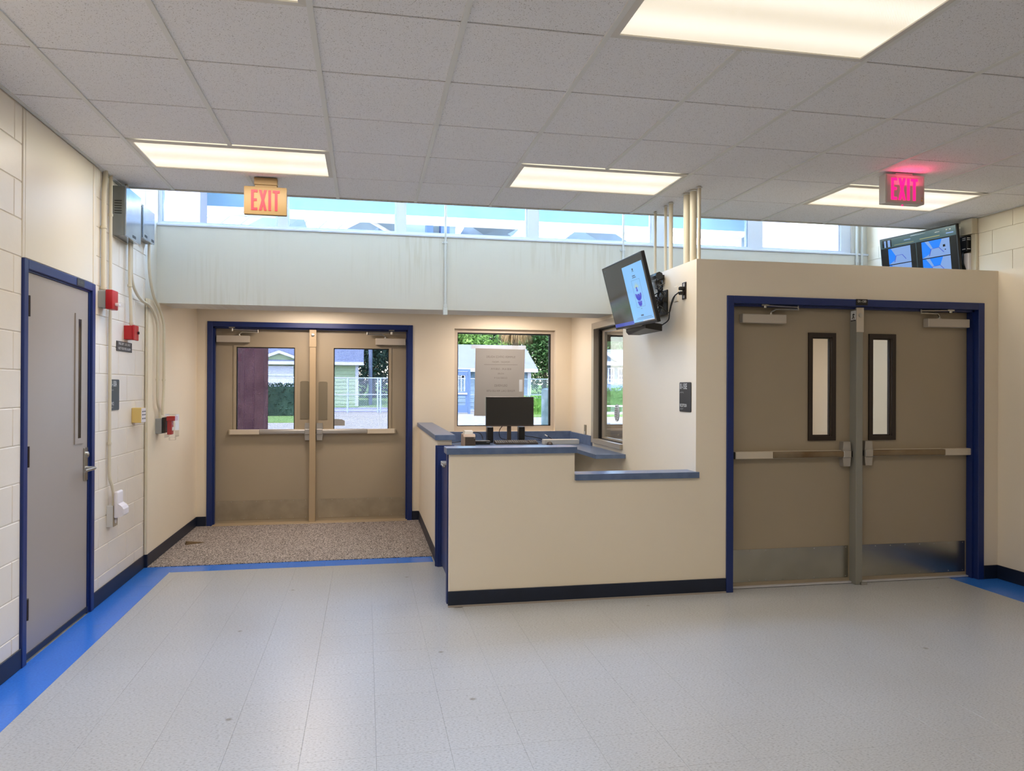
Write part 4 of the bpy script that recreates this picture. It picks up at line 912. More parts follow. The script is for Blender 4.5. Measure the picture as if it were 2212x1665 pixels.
tm = thing('television_mount', 'black wall mount behind the right television', 'wall mount', (XRU, 5.95, 2.55))
MB().box(5.17, XRU-.006, 5.80, 6.10, 2.55, 2.85, bev=.003).build('wall_plate', M['black'], tm)
MB().box(5.085, 5.17, 5.90, 6.0, 2.66, 2.74, bev=.004).build('arm', M['black'], tm)
rb = thing('raceway', 'cream surface raceway and junction box beside the right television', 'raceway', (XRU, 5.6, 2.4))
MB().box(XRU-.07, XRU-.006, 5.55, 5.68, 2.86, 2.995, bev=.004).build('junction_box', M['conduit_paint'], rb)
MB().box(XRU-.035, XRU-.006, 5.545, 5.60, 2.30, 2.86, bev=.004).build('channel', M['conduit_paint'], rb)
MB().box(XRU-.06, XRU-.006, 5.60, 5.70, 2.48, 2.70, bev=.004).build('outlet_box', M['white_plastic'], rb)
MB().box(XRU-.065, XRU-.006, 5.61, 5.71, 2.715, 2.85, bev=.003).build('power_adapter', M['black'], rb, label='black adapter with white print')
mm = MB()
for z in (2.83, 2.815, 2.735): mm.box(XRU-.0665, XRU-.0655, 5.625, 5.66, z, z+.006); mm.box(XRU-.062, XRU-.03, 5.6085, 5.6095, z, z+.006)
mm.build('print', M['print_white'], rb)['kind'] = 'stuff'
cb = MB()
for k in range(3): cb.tube(spline([(XRU-.055, 5.66+.02*k, 2.715), (XRU-.075, 5.64+.02*k, 2.62), (XRU-.07, 5.62+.01*k, 2.54), (XRU-.075, 5.66, 2.44), (XRU-.05, 5.70, 2.40)], 6), .006, 6)
cb.build('cable_bundle', M['black'], rb, True)

# ================================================================== reception counter and the things on it
rc = thing('reception_counter', 'blue laminate counter along the back and side walls of the reception', 'counter', (1.6, 8.1, .85))
CZ = .89
MB().prism([(.725, 7.72, .852), (2.09, 7.72, .852), (2.09, 6.60, .852), (2.378, 6.60, .852), (2.378, 8.478, .852), (.725, 8.478, .852)], (0, 0, .038)).build('worktop', M['laminate'], rc)
struct(MB().box(.725, 2.378, 8.458, 8.478, CZ, 1.0, bev=.002).build('trim_2', M['laminate']), 'blue laminate splash strip under the reception window')
struct(MB().box(2.358, 2.378, 7.64, 8.458, CZ, .995, bev=.002).build('trim_3', M['laminate']), 'blue laminate splash strip on the side wall')
for x_ in (.80, 1.4, 2.0): MB().prism([(x_, 8.478, .852), (x_, 8.0, .852), (x_, 8.478, .45)], (.03, 0, 0)).build('bracket', M['dark_brown'], rc)
mo = thing('computer_monitor', 'black computer monitor in front of the reception window', 'monitor', (1.57, 8.15, CZ))
MB().box(1.300, 1.838, 8.09, 8.125, 1.078, 1.405, bev=.004).build('shell', M['monitor_black'], mo)
MB().box(1.306, 1.832, 8.0885, 8.0905, 1.098, 1.399).build('screen', mat('screen_off', (44, 43, 40), .3), mo)
MB().box(1.300, 1.838, 8.087, 8.09, 1.078, 1.093).build('chin', M['printer_brown'], mo)
MB().box(1.548, 1.592, 8.13, 8.16, CZ, 1.22, bev=.004).build('stand', M['printer_brown'], mo)
MB().box(1.45, 1.69, 8.11, 8.25, CZ, CZ+.012, bev=.004).build('foot', M['monitor_black'], mo)
for x_, lab in ((1.365, 'small black speaker left of the monitor stand'), (1.725, 'small black speaker right of the monitor stand')):
    spk = s_ = thing('desktop_speaker', lab, 'speaker', (x_, 8.22, CZ), 'desktop speakers')
    MB().box(x_-.034, x_+.034, 8.18, 8.28, CZ, 1.068, bev=.006).build('cabinet', M['monitor_black'], s_)
    MB().box(x_-.028, x_+.028, 8.177, 8.181, CZ+.03, 1.06, bev=.0015).build('grille', M['black'], s_)
    MB().box(x_-.01, x_+.01, 8.1755, 8.178, CZ+.016, CZ+.022).build('badge', M['steel'], s_)
kd = thing('keyboard', 'dark keyboard in front of the monitor', 'keyboard', (1.62, 8.0, CZ))
MB().prism([(1.385, 7.93, CZ), (1.385, 7.93, CZ+.012), (1.385, 8.08, CZ+.034), (1.385, 8.08, CZ)], (.47, 0, 0)).build('case', M['printer_brown'], kd)
key_me = MB().box(-.0095, .0095, -.0095, .0095, 0, .008, bev=.002).mesh('key', M['printer_grey'])
key_me2 = MB().box(-.0095, .0095, -.0095, .0095, 0, .008, bev=.002).mesh('key', mat('key_dark', (112, 110, 108), .5))
for r in range(5):
    for c in range(20):
        if c in (15,) : continue
        o = inst(key_me2, 'key', kd, (1.397+c*.0235, 7.947+r*.026, CZ+.015+r*.0038))
ms = MB(); ms.lathe((0, 0, 0), [(.030, 0), (.032, .010), (.026, .026), (.012, .034), (.002, .036)], 16)
ms.v = [(1.95+v[0], 7.80+v[1]*1.7, CZ+v[2]) for v in ms.v]; mu = ms.build('computer_mouse', M['printer_brown'], None, True); tag(mu, 'dark rounded mouse in front of the long white box', 'mouse')
wbx = MB().box(1.905, 2.30, 7.86, 7.97, CZ, CZ+.052, bev=.003).build('long_box', M['printer_grey']); tag(wbx, 'long flat white box on the counter right of the keyboard', 'box')
pr = thing('label_printer', 'small label printer with a pale lid at the counter end', 'printer', (1.07, 7.83, CZ))
MB().prism([(1.005, 7.72, CZ), (1.005, 7.72, CZ+.10), (1.005, 7.75, CZ+.125), (1.005, 7.92, CZ+.125), (1.005, 7.94, CZ)], (.125, 0, 0)).build('body', mat('printer_tan', (170, 150, 136), .5), pr)
MB().box(1.022, 1.128, 7.714, 7.722, CZ+.004, CZ+.098, bev=.002).build('front', M['printer_brown'], pr)
MB().prism([(1.02, 7.76, CZ+.125), (1.03, 7.78, CZ+.155), (1.03, 7.90, CZ+.16), (1.02, 7.92, CZ+.125)], (.085, 0, 0)).build('lid', M['printer_grey'], pr)
MB().lathe((1.118, 7.714, CZ+.088), [(.004, 0), (.004, -.002)], 10, 'y').build('indicator', M['printer_grey'], pr)
ro = thing('router', 'low black box between printer and keyboard', 'router', (1.245, 8.02, CZ))
MB().box(1.155, 1.325, 7.95, 8.09, CZ, CZ+.042, bev=.004).build('case', M['monitor_black'], ro)
MB().box(1.285, 1.315, 7.9485, 7.951, CZ+.022, CZ+.027).build('status_lights', M['steel'], ro)
for k, (lab, pts) in enumerate((
    ('tangled black cables behind the label printer', [(.80, 8.10, CZ+.006), (.90, 8.30, CZ+.02), (.98, 8.36, CZ+.09), (.88, 8.25, CZ+.06), (.84, 8.02, CZ+.03), (.95, 8.15, CZ+.012), (1.05, 8.05, CZ+.03), (1.02, 7.95, CZ+.03)]),
    ('thin looped cable behind the low black box', [(1.10, 8.30, CZ+.01), (1.14, 8.36, CZ+.10), (1.27, 8.36, CZ+.10), (1.30, 8.30, CZ+.03), (1.26, 8.12, CZ+.012)]),
    ('black cable hanging from the left underside of the monitor', [(1.52, 8.127, 1.11), (1.47, 8.19, 1.03), (1.50, 8.30, CZ+.05), (1.58, 8.33, CZ+.02), (1.62, 8.30, CZ+.01)]),
    ('black cable trailing from the right speaker across the counter', [(1.745, 8.281, 1.00), (1.765, 8.31, .98), (1.80, 8.32, CZ+.065), (1.90, 8.31, CZ+.05), (1.98, 8.25, CZ+.03), (2.02, 8.05, CZ+.006)]),
    ('small loop of mouse cable beside the keyboard', [(1.86, 8.04, CZ+.02), (1.90, 8.12, CZ+.03), (1.95, 8.10, CZ+.006), (1.93, 8.02, CZ+.006), (1.88, 7.99, CZ+.006)]))):
    c_ = MB().tube(spline(pts, 7), .0042 if k != 4 else .0025, 6).build('cable', M['black'], mo if k == 2 else spk if k == 3 else None, True)
    if k in (2, 3): c_['label'] = lab
    else: tag(c_, lab, 'cable', 'cables on the counter')
gm = thing('stylus', 'thin dark stylus with a white tip behind the long white box', 'stylus', (2.10, 8.15, CZ))
MB().tube([(2.12, 8.13, CZ+.004), (2.03, 8.22, CZ+.065)], .004, 8).build('rod', M['black'], gm); MB().tube([(2.03, 8.22, CZ+.065), (2.005, 8.245, CZ+.082)], .006, 8).build('tip', M['print_white'], gm)
op = thing('wall_outlet', 'brown outlet plate above the counter near the transaction window', 'outlet', (XT, 7.9, .99))
MB().box(XT-.006, XT, 7.86, 7.935, .985, 1.10, bev=.002).build('faceplate', M['push_plate'], op)
MB().box(XT-.0075, XT-.006, 7.885, 7.91, 1.0, 1.03).build('socket', M['printer_grey'], op)
# paper notice on the outside of the reception window, seen from behind
nt_ = thing('paper_notice', 'large paper notice taped outside the reception window, lettering reversed', 'notice', (1.54, YB+.10, 1.165))
ny_ = YB+.0865
MB().add([(1.250, ny_, 1.962), (1.838, ny_, 1.954), (1.822, ny_, 1.164), (1.237, ny_, 1.177), (1.250, ny_+.001, 1.962), (1.838, ny_+.001, 1.954), (1.822, ny_+.001, 1.164), (1.237, ny_+.001, 1.177)], [(0, 1, 2, 3), (4, 5, 6, 7), (0, 1, 5, 4), (1, 2, 6, 5), (2, 3, 7, 6), (3, 0, 4, 7)]).build('sheet', M['paper'], nt_)
MB().box(1.20, 1.85, ny_+.001, ny_+.0014, 1.955, 2.0).build('tape', M['tape'], nt_)
for key, z in (('N1', 1.845), ('N2', 1.790), ('N3', 1.705), ('N4', 1.655), ('N5', 1.605), ('N6', 1.510), ('N7', 1.450)):
    text(key, 'lettering', 'print_grey', nt_, (1.55, ny_-.0006, z), (-1, 0, 0), (0, 0, 1), .88)
MB().box(1.35, 1.75, ny_-.0007, ny_-.0003, 1.772, 1.776).build('rule', M['print_grey'], nt_)
MB().box(1.77, 1.81, ny_-.0007, ny_-.0003, 1.46, 1.60).build('tape', M['tape'], nt_)

# ================================================================== outdoors
mat('concrete', (176, 172, 160), .8, spec=0, noise=(.6, .06)); mat('asphalt', (150, 150, 162), .9, spec=0, noise=(2, .1)); mat('grass', (142, 170, 104), .9, spec=0, noise=(1.5, .25, (110, 138, 80)))
mat('leaf_green', (112, 142, 92), .6, spec=0, noise=(.9, .3, (44, 84, 40)), rand=.1); mat('leaf_dark', (66, 88, 74), .6, spec=0, noise=(.8, .3, (40, 58, 52))); mat('leaf_bright', (156, 184, 104), .6, spec=0, noise=(.9, .3, (90, 140, 60)))
mat('bark', (104, 92, 80), .9, spec=0, noise=(3, .2)); mat('straw', (214, 178, 128), .8, spec=0, noise=(6, .25, (120, 98, 70)))
mat('siding_green', (168, 186, 148), .7, spec=0); mat('siding_blue', (122, 146, 160), .7, spec=0); mat('siding_cream', (232, 232, 190), .7, spec=0); mat('roof_slate', (120, 130, 150), .8, spec=0, noise=(2, .1)); mat('roof_pale', (150, 156, 166), .8, spec=0, noise=(2, .06))
mat('trim_white', (206, 208, 214), .6, spec=0); mat('brick', (160, 118, 118), .8, spec=0, noise=(5, .25, (120, 84, 90)), bump=(12, .3)); mat('chain', (190, 204, 220), .5, spec=0, metal=.2); mat('gate_blue', (106, 130, 172), .5, spec=0)
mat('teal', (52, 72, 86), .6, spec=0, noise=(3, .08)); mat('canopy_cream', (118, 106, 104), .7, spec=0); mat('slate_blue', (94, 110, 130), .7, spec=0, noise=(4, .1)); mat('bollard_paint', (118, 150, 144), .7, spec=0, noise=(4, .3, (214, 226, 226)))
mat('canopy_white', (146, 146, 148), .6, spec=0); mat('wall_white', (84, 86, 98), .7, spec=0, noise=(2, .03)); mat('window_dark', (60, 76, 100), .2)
gnd = struct(MB().box(-80, 110, 8.70, 47, -.30, -.05).build('ground_lot', M['concrete']), 'bright concrete forecourt outside the windows')
struct(MB().box(-80, 110, 47, 56, -.30, -.03).build('ground_road', M['asphalt']))
struct(MB().add([(-90, 56, -.02), (120, 56, -.02), (140, 140, 2.0), (-110, 140, 2.0)], [(0, 1, 2, 3)]).build('ground_lawn', M['grass']))
a_, b_ = P(545, 905, 33), P(640, 905, 33)
lawn = MB().box(a_.x-6, b_.x, 33, 41, -.05, .0).build('lawn_strip', M['grass']); struct(lawn)
a_, b_ = P(1120, 895, 39), P(1700, 895, 39)
struct(MB().box(a_.x, b_.x, 38, 43.5, -.05, .0).build('lawn_strip', M['grass']))
def leaves(mb, c, rad, n, s, rnd, shell=.55):
    for _ in range(n):
        while True:
            v = Vector((rnd.uniform(-1, 1), rnd.uniform(-1, 1), rnd.uniform(-1, 1)))
            if shell < v.length < 1: break
        p = Vector((c[0]+v.x*rad[0], c[1]+v.y*rad[1], c[2]+v.z*rad[2])); a = Vector((rnd.uniform(-1, 1), rnd.uniform(-1, 1), rnd.uniform(-1, 1))).normalized(); b = a.orthogonal().normalized()
        k = s*rnd.uniform(.6, 1.3); mb.add([p-a*k, p+b*k*.5, p+a*k, p-b*k*.5], [(0, 1, 2, 3)])
def tree(label, px, Y, ztop, rx, m, n=1500, s=.30, seed=0, trunk=True, low=1.5):
    rnd = random.Random(seed); c = P(px, 836, Y); t = thing('tree', label, 'tree', (c.x, Y, 0), 'trees beyond the fence'); mb = MB(); h = ztop-low
    for k in range(7):
        leaves(mb, (c.x+rnd.uniform(-.5, .5)*rx, Y+rnd.uniform(-.4, .4)*rx, low+h*rnd.uniform(.25, .75)), (rx*.6, rx*.6, h*.34), n//7, s, rnd, .2)
    o = mb.build('foliage', M[m], t); o['kind'] = 'stuff'
    MB().tube([(c.x, Y, 0), (c.x+.1, Y, low+h*.5)], rx*.07, 8, r2=rx*.04).build('trunk', M['bark'], t, True)
tree('bright green tree at the left side of the reception window view', 1000, 66, 9.4, 4.5, 'leaf_bright', 5200, .22, 1)
tree('green tree filling the top of the reception window view', 1072, 84, 12.5, 6.0, 'leaf_green', 6000, .26, 2)
tree('dark green tree at the right of the reception window view', 1176, 69, 10.5, 3.4, 'leaf_green', 8000, .19, 3, low=.2)
tree('dark tree behind the pole in the right entrance pane', 806, 74, 10.5, 3.4, 'leaf_dark', 5000, .2, 4, low=.5)
tree('dark green tree behind the neighbouring roof ridge', 850, 84, 11, 3.6, 'leaf_dark', 4200, .22, 5, low=.5)
tree('leafy tree at the top of the transaction window view', 1340, 66, 10.5, 4.6, 'leaf_green', 6500, .2, 6)
tree('tall tree between the two houses, right of the reception window', 1250, 92, 13, 5.0, 'leaf_green', 4200, .26, 7)
def hedge(label, pa, pb, Y, h, d, m, seed):
    rnd = random.Random(seed); a, b = P(pa, 836, Y).x, P(pb, 836, Y).x; t = thing('hedge', label, 'hedge', ((a+b)/2, Y, 0), 'hedges along the forecourt')
    MB().box(a+.1, b-.1, Y-d/2+.1, Y+d/2-.1, -.05, h-.12).build('core', M[m], t)
    mb = MB()
    for _ in range(int((b-a)*h*150)+200):
        p = Vector((rnd.uniform(a, b), Y+rnd.choice((-1, 1))*d/2*rnd.uniform(.7, 1), rnd.uniform(0, h))) if rnd.random() < .75 else Vector((rnd.uniform(a, b), Y+rnd.uniform(-d/2, d/2), h*rnd.uniform(.93, 1.03)))
        u = Vector((rnd.uniform(-1, 1), rnd.uniform(-1, 1), rnd.uniform(-1, 1))).normalized(); v = u.orthogonal().normalized(); k = .08*rnd.uniform(.6, 1.3)
        mb.add([p-u*k, p+v*k*.5, p+u*k, p-v*k*.5], [(0, 1, 2, 3)])
    o = mb.build('foliage', M[m], t); o['kind'] = 'stuff'
hedge('tall dark hedge in the left entrance pane', 560, 655, 40, 1.62, 1.4, 'leaf_dark', 11)
hedge('bright hedge beside the bollard', 1120, 1185, 41, 1.0, 1.2, 'leaf_bright', 12)
hedge('leafy hedge in the transaction window view', 1285, 1400, 41, 1.45, 1.2, 'leaf_green', 13)
def house(label, pa, pb, Y, eave, ridge, wall_m, roof_m, gable=None, depth=9, group='houses across the road'):
    """wall box with lapped siding boards and a pitched roof whose ridge runs along X, or a front gable"""
    a, b = P(pa, 836, Y).x, P(pb, 836, Y).x; t = thing('house', label, 'house', ((a+b)/2, Y, 0), group)
    MB().box(a, b, Y+.03, Y+depth, -.2, eave).build('wall', M[wall_m], t)
    z = .2; bd_me = None
    while z < eave-.15:
        MB().add([(a, Y+.03, z+.28), (b, Y+.03, z+.28), (b, Y-.01, z), (a, Y-.01, z), (a, Y+.03, z), (b, Y+.03, z)], [(0, 1, 2, 3), (3, 2, 5, 4)]).build('siding_board', M[wall_m], t); z += .28
    rf = MB()
    if gable:
        g0, g1, gz = gable; ga, gb = P(g0, 836, Y).x, P(g1, 836, Y).x; gm = (ga+gb)/2
        MB().prism([(ga, Y-.05, eave), (gb, Y-.05, eave), (gm, Y-.05, gz)], (0, .2, 0)).build('gable', M[wall_m], t)
        for s in (-1, 1):
            e = ga if s < 0 else gb
            MB().prism([(e+s*.35, Y-.35, eave-.22), (e+s*.35, Y-.35, eave-.02), (gm, Y-.35, gz+.22), (gm, Y-.35, gz)], (0, .3, 0)).build('barge_board', M['trim_white'], t)
            rf.prism([(e+s*.35, Y-.3, eave-.02), (e+s*.35, Y-.3, eave+.05), (gm, Y-.3, gz+.27), (gm, Y-.3, gz+.2)], (0, depth/2, 0))
    rf.prism([(a-.5, Y-.5, eave), (a-.5, Y+depth/2, ridge), (a-.5, Y+depth+.5, eave), (a-.5, Y+depth+.5, eave-.12), (a-.5, Y+depth/2, ridge-.12), (a-.5, Y-.5, eave-.12)], (b-a+1, 0, 0))
    rf.build('roof', M[roof_m], t)
    MB().box(a-.5, b+.5, Y-.55, Y-.48, eave-.22, eave+.02).build('fascia', M['trim_white'], t)
    for x_ in (a, b): MB().box(x_-.12, x_+.12, Y-.05, Y+.08, 0, eave-.12).build('corner_board', M['trim_white'], t)
    return t
def house_window(t, px, py0, py1, w, Y):
    c = P(px, py0, Y); z1, z0 = c.z, P(px, py1, Y).z
    f = MB().wall('y', Y-.10, Y-.03, c.x-w/2-.1, c.x+w/2+.1, z0-.1, z1+.1, [(c.x-w/2, c.x+w/2, z0, z1)]).build('window', M['trim_white'], t)
    MB().box(c.x-w/2, c.x+w/2, Y-.06, Y-.05, z0, z1).build('pane', M['window_dark'], f)
    MB().box(c.x-w/2, c.x+w/2, Y-.075, Y-.04, (z0+z1)/2-.03, (z0+z1)/2+.03).box(c.x-.02, c.x+.02, Y-.075, Y-.04, z0, z1).build('glazing_bar', M['trim_white'], f)
hA = house('pale green house with a white garage gable, seen through the entrance glass', 520, 771, 58, P(600, 781, 58).z, P(720, 742, 62).z, 'siding_green', 'roof_slate', gable=(545, 662, P(603, 763, 58).z))
g0, g1 = P(578, 790, 57.9), P(634, 838, 57.9)
MB().box(g0.x, g1.x, 57.84, 57.9, 0, g0.z).build('garage_door', M['trim_white'], hA)
for k in range(1, 4): MB().box(g0.x+.05, g1.x-.05, 57.82, 57.84, g0.z*k/4-.015, g0.z*k/4+.015).build('door_rail', M['siding_blue'], hA)
hB = house('blue-grey house with pale roof behind the reception window', 930, 1143, 50, P(1100, 797, 50).z, P(1060, 745, 54).z, 'siding_blue', 'roof_pale', depth=8)
house_window(hB, 1006, 798, 812, .45, 50); house_window(hB, 993, 798, 812, .45, 50)
hC = house('pale blue house with two tall windows in the transaction window view', 1275, 1420, 52, P(1320, 783, 52).z, P(1330, 755, 56).z, 'siding_blue', 'roof_pale', gable=(1250, 1334, P(1292, 757, 52).z), depth=8)
house_window(hC, 1319, 797, 826, .30, 52); house_window(hC, 1341, 797, 826, .30, 52)
# chain-link fence
fa, fb, FY = P(560, 836, 45).x, P(1500, 836, 45).x, 45.0
fe = thing('chain_link_fence', 'long chain-link fence with pale rails across the forecourt', 'fence', ((fa+fb)/2, FY, 0))
for z, nme in ((2.02, 'top_rail'), (1.04, 'middle_rail'), (.10, 'bottom_rail')): MB().tube([(fa, FY, z), (fb, FY, z)], .035, 6).build(nme, M['chain'], fe)
for px in (575, 665, 751, 816, 822, 905, 1012, 1075, 1143, 1205, 1280, 1350, 1430): c = P(px, 836, FY); MB().tube([(c.x, FY, -.05), (c.x, FY, 2.06)], .05, 8).build('post', M['chain'], fe)
ch = MB(); st = .13; L = 1.92; x = fa
while x < fb-L:
    for s in (0, 1): 
        a, b = (x+L*s, .1), (x+L*(1-s), 2.02); ch.add([(a[0]-.007, FY, a[1]), (a[0]+.007, FY, a[1]), (b[0]+.007, FY, b[1]), (b[0]-.007, FY, b[1])], [(0, 1, 2, 3)])
    x += st
o = ch.build('chain_mesh', M['chain'], fe); o['kind'] = 'stuff'
# blue gate
GYd = 43.0; c0, c1 = P(968, 797, GYd), P(1011, 797, GYd); bl = thing('walk_gate', 'blue metal gate with a white push bar at the left of the window view', 'gate', ((c0.x+c1.x)/2, GYd, 0)); gz = c0.z
MB().box(c0.x-.1, c0.x, GYd-.06, GYd+.06, -.05, gz).build('gate_post', M['gate_blue'], bl); MB().box(c1.x, c1.x+.14, GYd-.06, GYd+.06, -.05, gz).build('gate_post', M['gate_blue'], bl); MB().box(c0.x, c1.x, GYd-.06, GYd+.06, gz-.12, gz).build('gate_head', M['gate_blue'], bl)
MB().wall('y', GYd-.03, GYd+.03, c0.x+.02, c1.x-.02, .03, gz-.15, [(c0.x+.14, c1.x-.14, .45, 1.0), (c0.x+.14, c1.x-.14, 1.25, gz-.35)]).build('gate_leaf', M['gate_blue'], bl)
for k in range(5): x_ = c0.x+.2+k*(c1.x-c0.x-.4)/4; MB().box(x_-.02, x_+.02, GYd-.02, GYd+.02, 1.25, gz-.35).build('picket', M['trim_white'], bl)
MB().box(c0.x+.05, c1.x-.05, GYd-.10, GYd-.03, 1.08, 1.18).build('push_bar', M['trim_white'], bl)
# bollard, pole, palm, picnic table, brick pillar
q = P(1180, 840, 20); bo = MB().lathe((q.x, 20, -.05), [(.135, 0), (.135, 1.42), (.12, 1.50), (.06, 1.54)], 20).build('bollard', M['bollard_paint'], None, True); tag(bo, 'weathered green concrete bollard near the right edge of the window', 'bollard')
q = P(800, 836, 60); up_ = thing('utility_pole', 'tall grey utility pole in the right entrance pane', 'pole', (q.x, 60, 0))
MB().tube([(q.x, 60, -.1), (q.x, 60, 12)], .16, 10).build('shaft', M['roof_slate'], up_, True); MB().box(q.x-1, q.x+1, 59.95, 60.05, 11.2, 11.35).build('crossarm', M['bark'], up_)
q = P(1112, 836, 44); pm = thing('palm_tree', 'palm tree with a skirt of dry brown fronds above the window', 'tree', (q.x, 44, 0)); rnd = random.Random(5)
MB().tube([(q.x, 44, -.05), (q.x+.05, 44, 4.6)], .2, 10, r2=.17).build('trunk', M['bark'], pm, True)
sk = MB()
for k in range(420):
    a = rnd.uniform(0, 6.283); r0 = .25; r1 = rnd.uniform(.6, 1.15); z1 = rnd.uniform(3.95, 4.5); p, e = Vector((q.x+r0*math.cos(a), 44+r0*math.sin(a), 5.6)), Vector((q.x+r1*math.cos(a), 44+r1*math.sin(a), z1)); m_ = (p+e)/2+Vector((math.cos(a), math.sin(a), .3))*.25; w_ = Vector((-math.sin(a), math.cos(a), 0))*.03
    sk.add([p-w_, p+w_, m_+w_, m_-w_, e], [(0, 1, 2, 3), (3, 2, 4)])
o = sk.build('dry_frond_skirt', M['straw'], pm); o['kind'] = 'stuff'
fr = MB()
for k in range(26):
    a = rnd.uniform(0, 6.283); d = Vector((math.cos(a), math.sin(a), 0)); s_ = Vector((-math.sin(a), math.cos(a), 0)); ctr = Vector((q.x, 44, 5.9))+d*1.0+Vector((0, 0, rnd.uniform(-.2, 1.2)))
    for j in range(-6, 7): t_ = math.radians(j*12); fr.add([ctr, ctr+(d*math.cos(t_)+s_*math.sin(t_))*.9+Vector((0, 0, -.25)), ctr+(d*math.cos(t_+.12)+s_*math.sin(t_+.12))*.85+Vector((0, 0, -.2))], [(0, 1, 2)])
o = fr.build('fronds', M['leaf_green'], pm); o['kind'] = 'stuff'
q = P(1335, 876, 30); pt = thing('picnic_table', 'white picnic table on the lawn in the transaction window view', 'table', (q.x, 30, 0))
for k in range(5): MB().box(q.x-1.1, q.x+1.1, 29.62+k*.16, 29.76+k*.16, .72, .76).build('top_plank', M['trim_white'], pt)
for y_ in (29.25, 30.6): MB().box(q.x-1.1, q.x+1.1, y_, y_+.26, .42, .46).build('bench_plank', M['trim_white'], pt)
for x_ in (-.8, .8):
    MB().box(q.x+x_-.04, q.x+x_+.04, 29.3, 30.8, .36, .42).build('crossbar', M['trim_white'], pt)
    for s in (-1, 1): MB().prism([(q.x+x_-.04, 30+s*.35, .72), (q.x+x_-.04, 30+s*.25, .72), (q.x+x_-.04, 30+s*.6, -.05), (q.x+x_-.04, 30+s*.7, -.05)], (.08, 0, 0)).build('leg', M['trim_white'], pt)
a_, b_ = P(497, 836, 10.4), P(570, 836, 10.4)
br_ = thing('brick_pillar', 'dark maroon brick pillar outside the left entrance pane', 'pillar', ((a_.x+b_.x)/2, 10.4, 0))
MB().box(a_.x, b_.x, 10.4, 10.85, -.05, 3.45, bev=.01).build('shaft', M['brick'], br_); MB().box(a_.x-.04, b_.x+.04, 10.36, 10.89, 3.45, 3.55).build('capital', M['trim_white'], br_)
# entrance canopy and roofs seen through the clerestory
cn = thing('entrance_canopy', 'pale teal canopy fascia with a white lower beam, seen through the clerestory', 'canopy', (1, 10.2, 0))
c0, c1 = P(430, 447, 10.2), P(1612, 501, 10.2); zt = (c0.z+c1.z)/2
MB().box(c0.x, c1.x, 10.2, 10.4, zt, zt+1.3).build('fascia', M['teal'], cn); MB().box(c0.x-.3, c1.x+.3, 10.1, 16.2, zt+1.3, zt+1.4).build('shade_deck', M['canopy_white'], cn); MB().box(c0.x, c1.x, 10.14, 10.46, zt-.055, zt).build('beam', M['canopy_white'], cn)  # deck added to shade the roof slopes behind the fascia
zr = zt+1.2
for px in (429, 1609): c = P(px, 480, 10.5); MB().box(c.x-.05, c.x+.05, 10.4, 15.4, zr, zr+.1).build('side_beam', M['slate_blue'], cn)
for px in (429, 1609): c = P(px, 480, 10.5); MB().box(c.x-.04, c.x+.04, 10.46, 10.54, -.05, zt).build('post', M['slate_blue'], cn)
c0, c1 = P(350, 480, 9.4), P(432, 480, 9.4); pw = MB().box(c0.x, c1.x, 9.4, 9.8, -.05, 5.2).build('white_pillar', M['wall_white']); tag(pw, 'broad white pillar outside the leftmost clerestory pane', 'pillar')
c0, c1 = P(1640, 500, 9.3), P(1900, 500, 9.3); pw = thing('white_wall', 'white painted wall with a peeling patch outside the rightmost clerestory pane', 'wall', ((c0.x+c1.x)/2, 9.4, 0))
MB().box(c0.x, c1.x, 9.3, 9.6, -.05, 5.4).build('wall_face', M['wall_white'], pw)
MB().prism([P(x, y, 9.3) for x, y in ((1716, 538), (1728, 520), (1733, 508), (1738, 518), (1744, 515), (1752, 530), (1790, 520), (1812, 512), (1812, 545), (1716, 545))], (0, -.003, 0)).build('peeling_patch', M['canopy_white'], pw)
def slab(label, pts, Y, d, m, nm='roof_slope', cat='roof'):
    return MB().prism([P(x, y, Y) for x, y in pts], (0, d, 0)).build(nm, M[m], cn, label=label)
cm = thing('metal_roof', 'long pale pink metal roof with raised seams beyond the clerestory', 'roof', (1, 17, 0))
a_, b_ = P(425, 440, 17), P(1612, 495, 17); z0, z1 = P(425, 510, 17).z-.6, max(a_.z, b_.z)+.5
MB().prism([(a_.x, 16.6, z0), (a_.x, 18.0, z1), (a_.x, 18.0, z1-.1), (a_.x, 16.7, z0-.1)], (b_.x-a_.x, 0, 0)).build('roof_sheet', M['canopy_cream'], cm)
x = a_.x-1.2
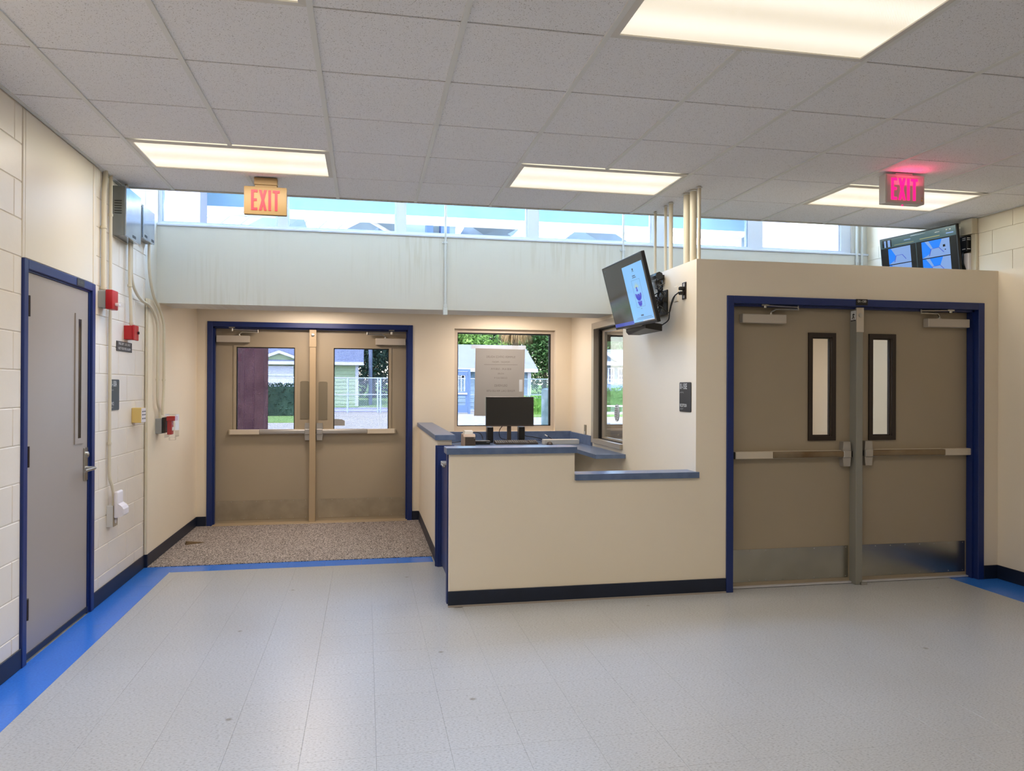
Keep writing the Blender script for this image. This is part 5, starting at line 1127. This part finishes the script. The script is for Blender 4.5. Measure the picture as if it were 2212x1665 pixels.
while x < b_.x-.3:
    dx = 1.5 if x < 2 else -1.5
    p0, p1 = Vector((x, 16.6, z0)), Vector((x+dx, 18.0, z1))
    MB().add([p0+Vector((-.02, -.03, .03)), p0+Vector((.02, -.03, .03)), p1+Vector((.02, -.03, .03)), p1+Vector((-.02, -.03, .03)), p0+Vector((0, .02, -.02)), p1+Vector((0, .02, -.02))], [(0, 1, 2, 3), (0, 4, 5, 3), (1, 4, 5, 2)]).build('seam', M['roof_slate'], cm); x += .42
slab('slate-blue roof slope right of the tan EXIT sign', [(518, 494), (575, 465), (655, 468), (606, 498)], 14, 1.2, 'slate_blue')
slab('small slate-blue gable in the second clerestory pane', [(733, 502), (792, 473), (818, 489), (800, 505)], 14, 1.2, 'slate_blue')
slab('slate-blue roof corner at the right of the second clerestory pane', [(800, 473), (860, 477), (862, 508), (852, 508)], 14.5, 1.2, 'slate_blue')
slab('white barge board edging the slate gable in the second pane', [(789, 473), (797, 472), (856, 506), (848, 506)], 13.7, .1, 'canopy_white')
hD = thing('blue_building', 'pale cyan building with two blue columns in the third clerestory pane', 'building', (P(930, 490, 15).x, 15, 0))
c0, c1 = P(868, 474, 15), P(984, 474, 15); MB().box(c0.x, c1.x, 15, 16, -.05, c0.z+.1).build('wall', mat('cyan_wall', (170, 196, 208), .7, spec=0), hD)
for pa, pb in ((922, 936), (953, 971)): c0, c1 = P(pa, 479, 14.6), P(pb, 479, 14.6); MB().box(c0.x, c1.x, 14.6, 15, -.05, c0.z).build('column', mat('col_blue', (86, 116, 186), .6, spec=0), hD)
slab('slate-blue chevron roof in the middle of the third clerestory pane', [(1008, 483), (1060, 485), (1077, 495), (1047, 508)], 14, 1.0, 'slate_blue')
slab('slate-blue roof slope at the right of the third clerestory pane', [(1026, 519), (1090, 487), (1128, 488), (1068, 521)], 13.6, .9, 'slate_blue')
slab('small grey gable at the foot of the third clerestory pane', [(1070, 521), (1096, 505), (1124, 522)], 13.2, .3, 'slate_blue')
slab('slate-blue roof slope in the fourth clerestory pane', [(1250, 494), (1315, 497), (1368, 529), (1306, 528)], 14, 1.2, 'slate_blue')
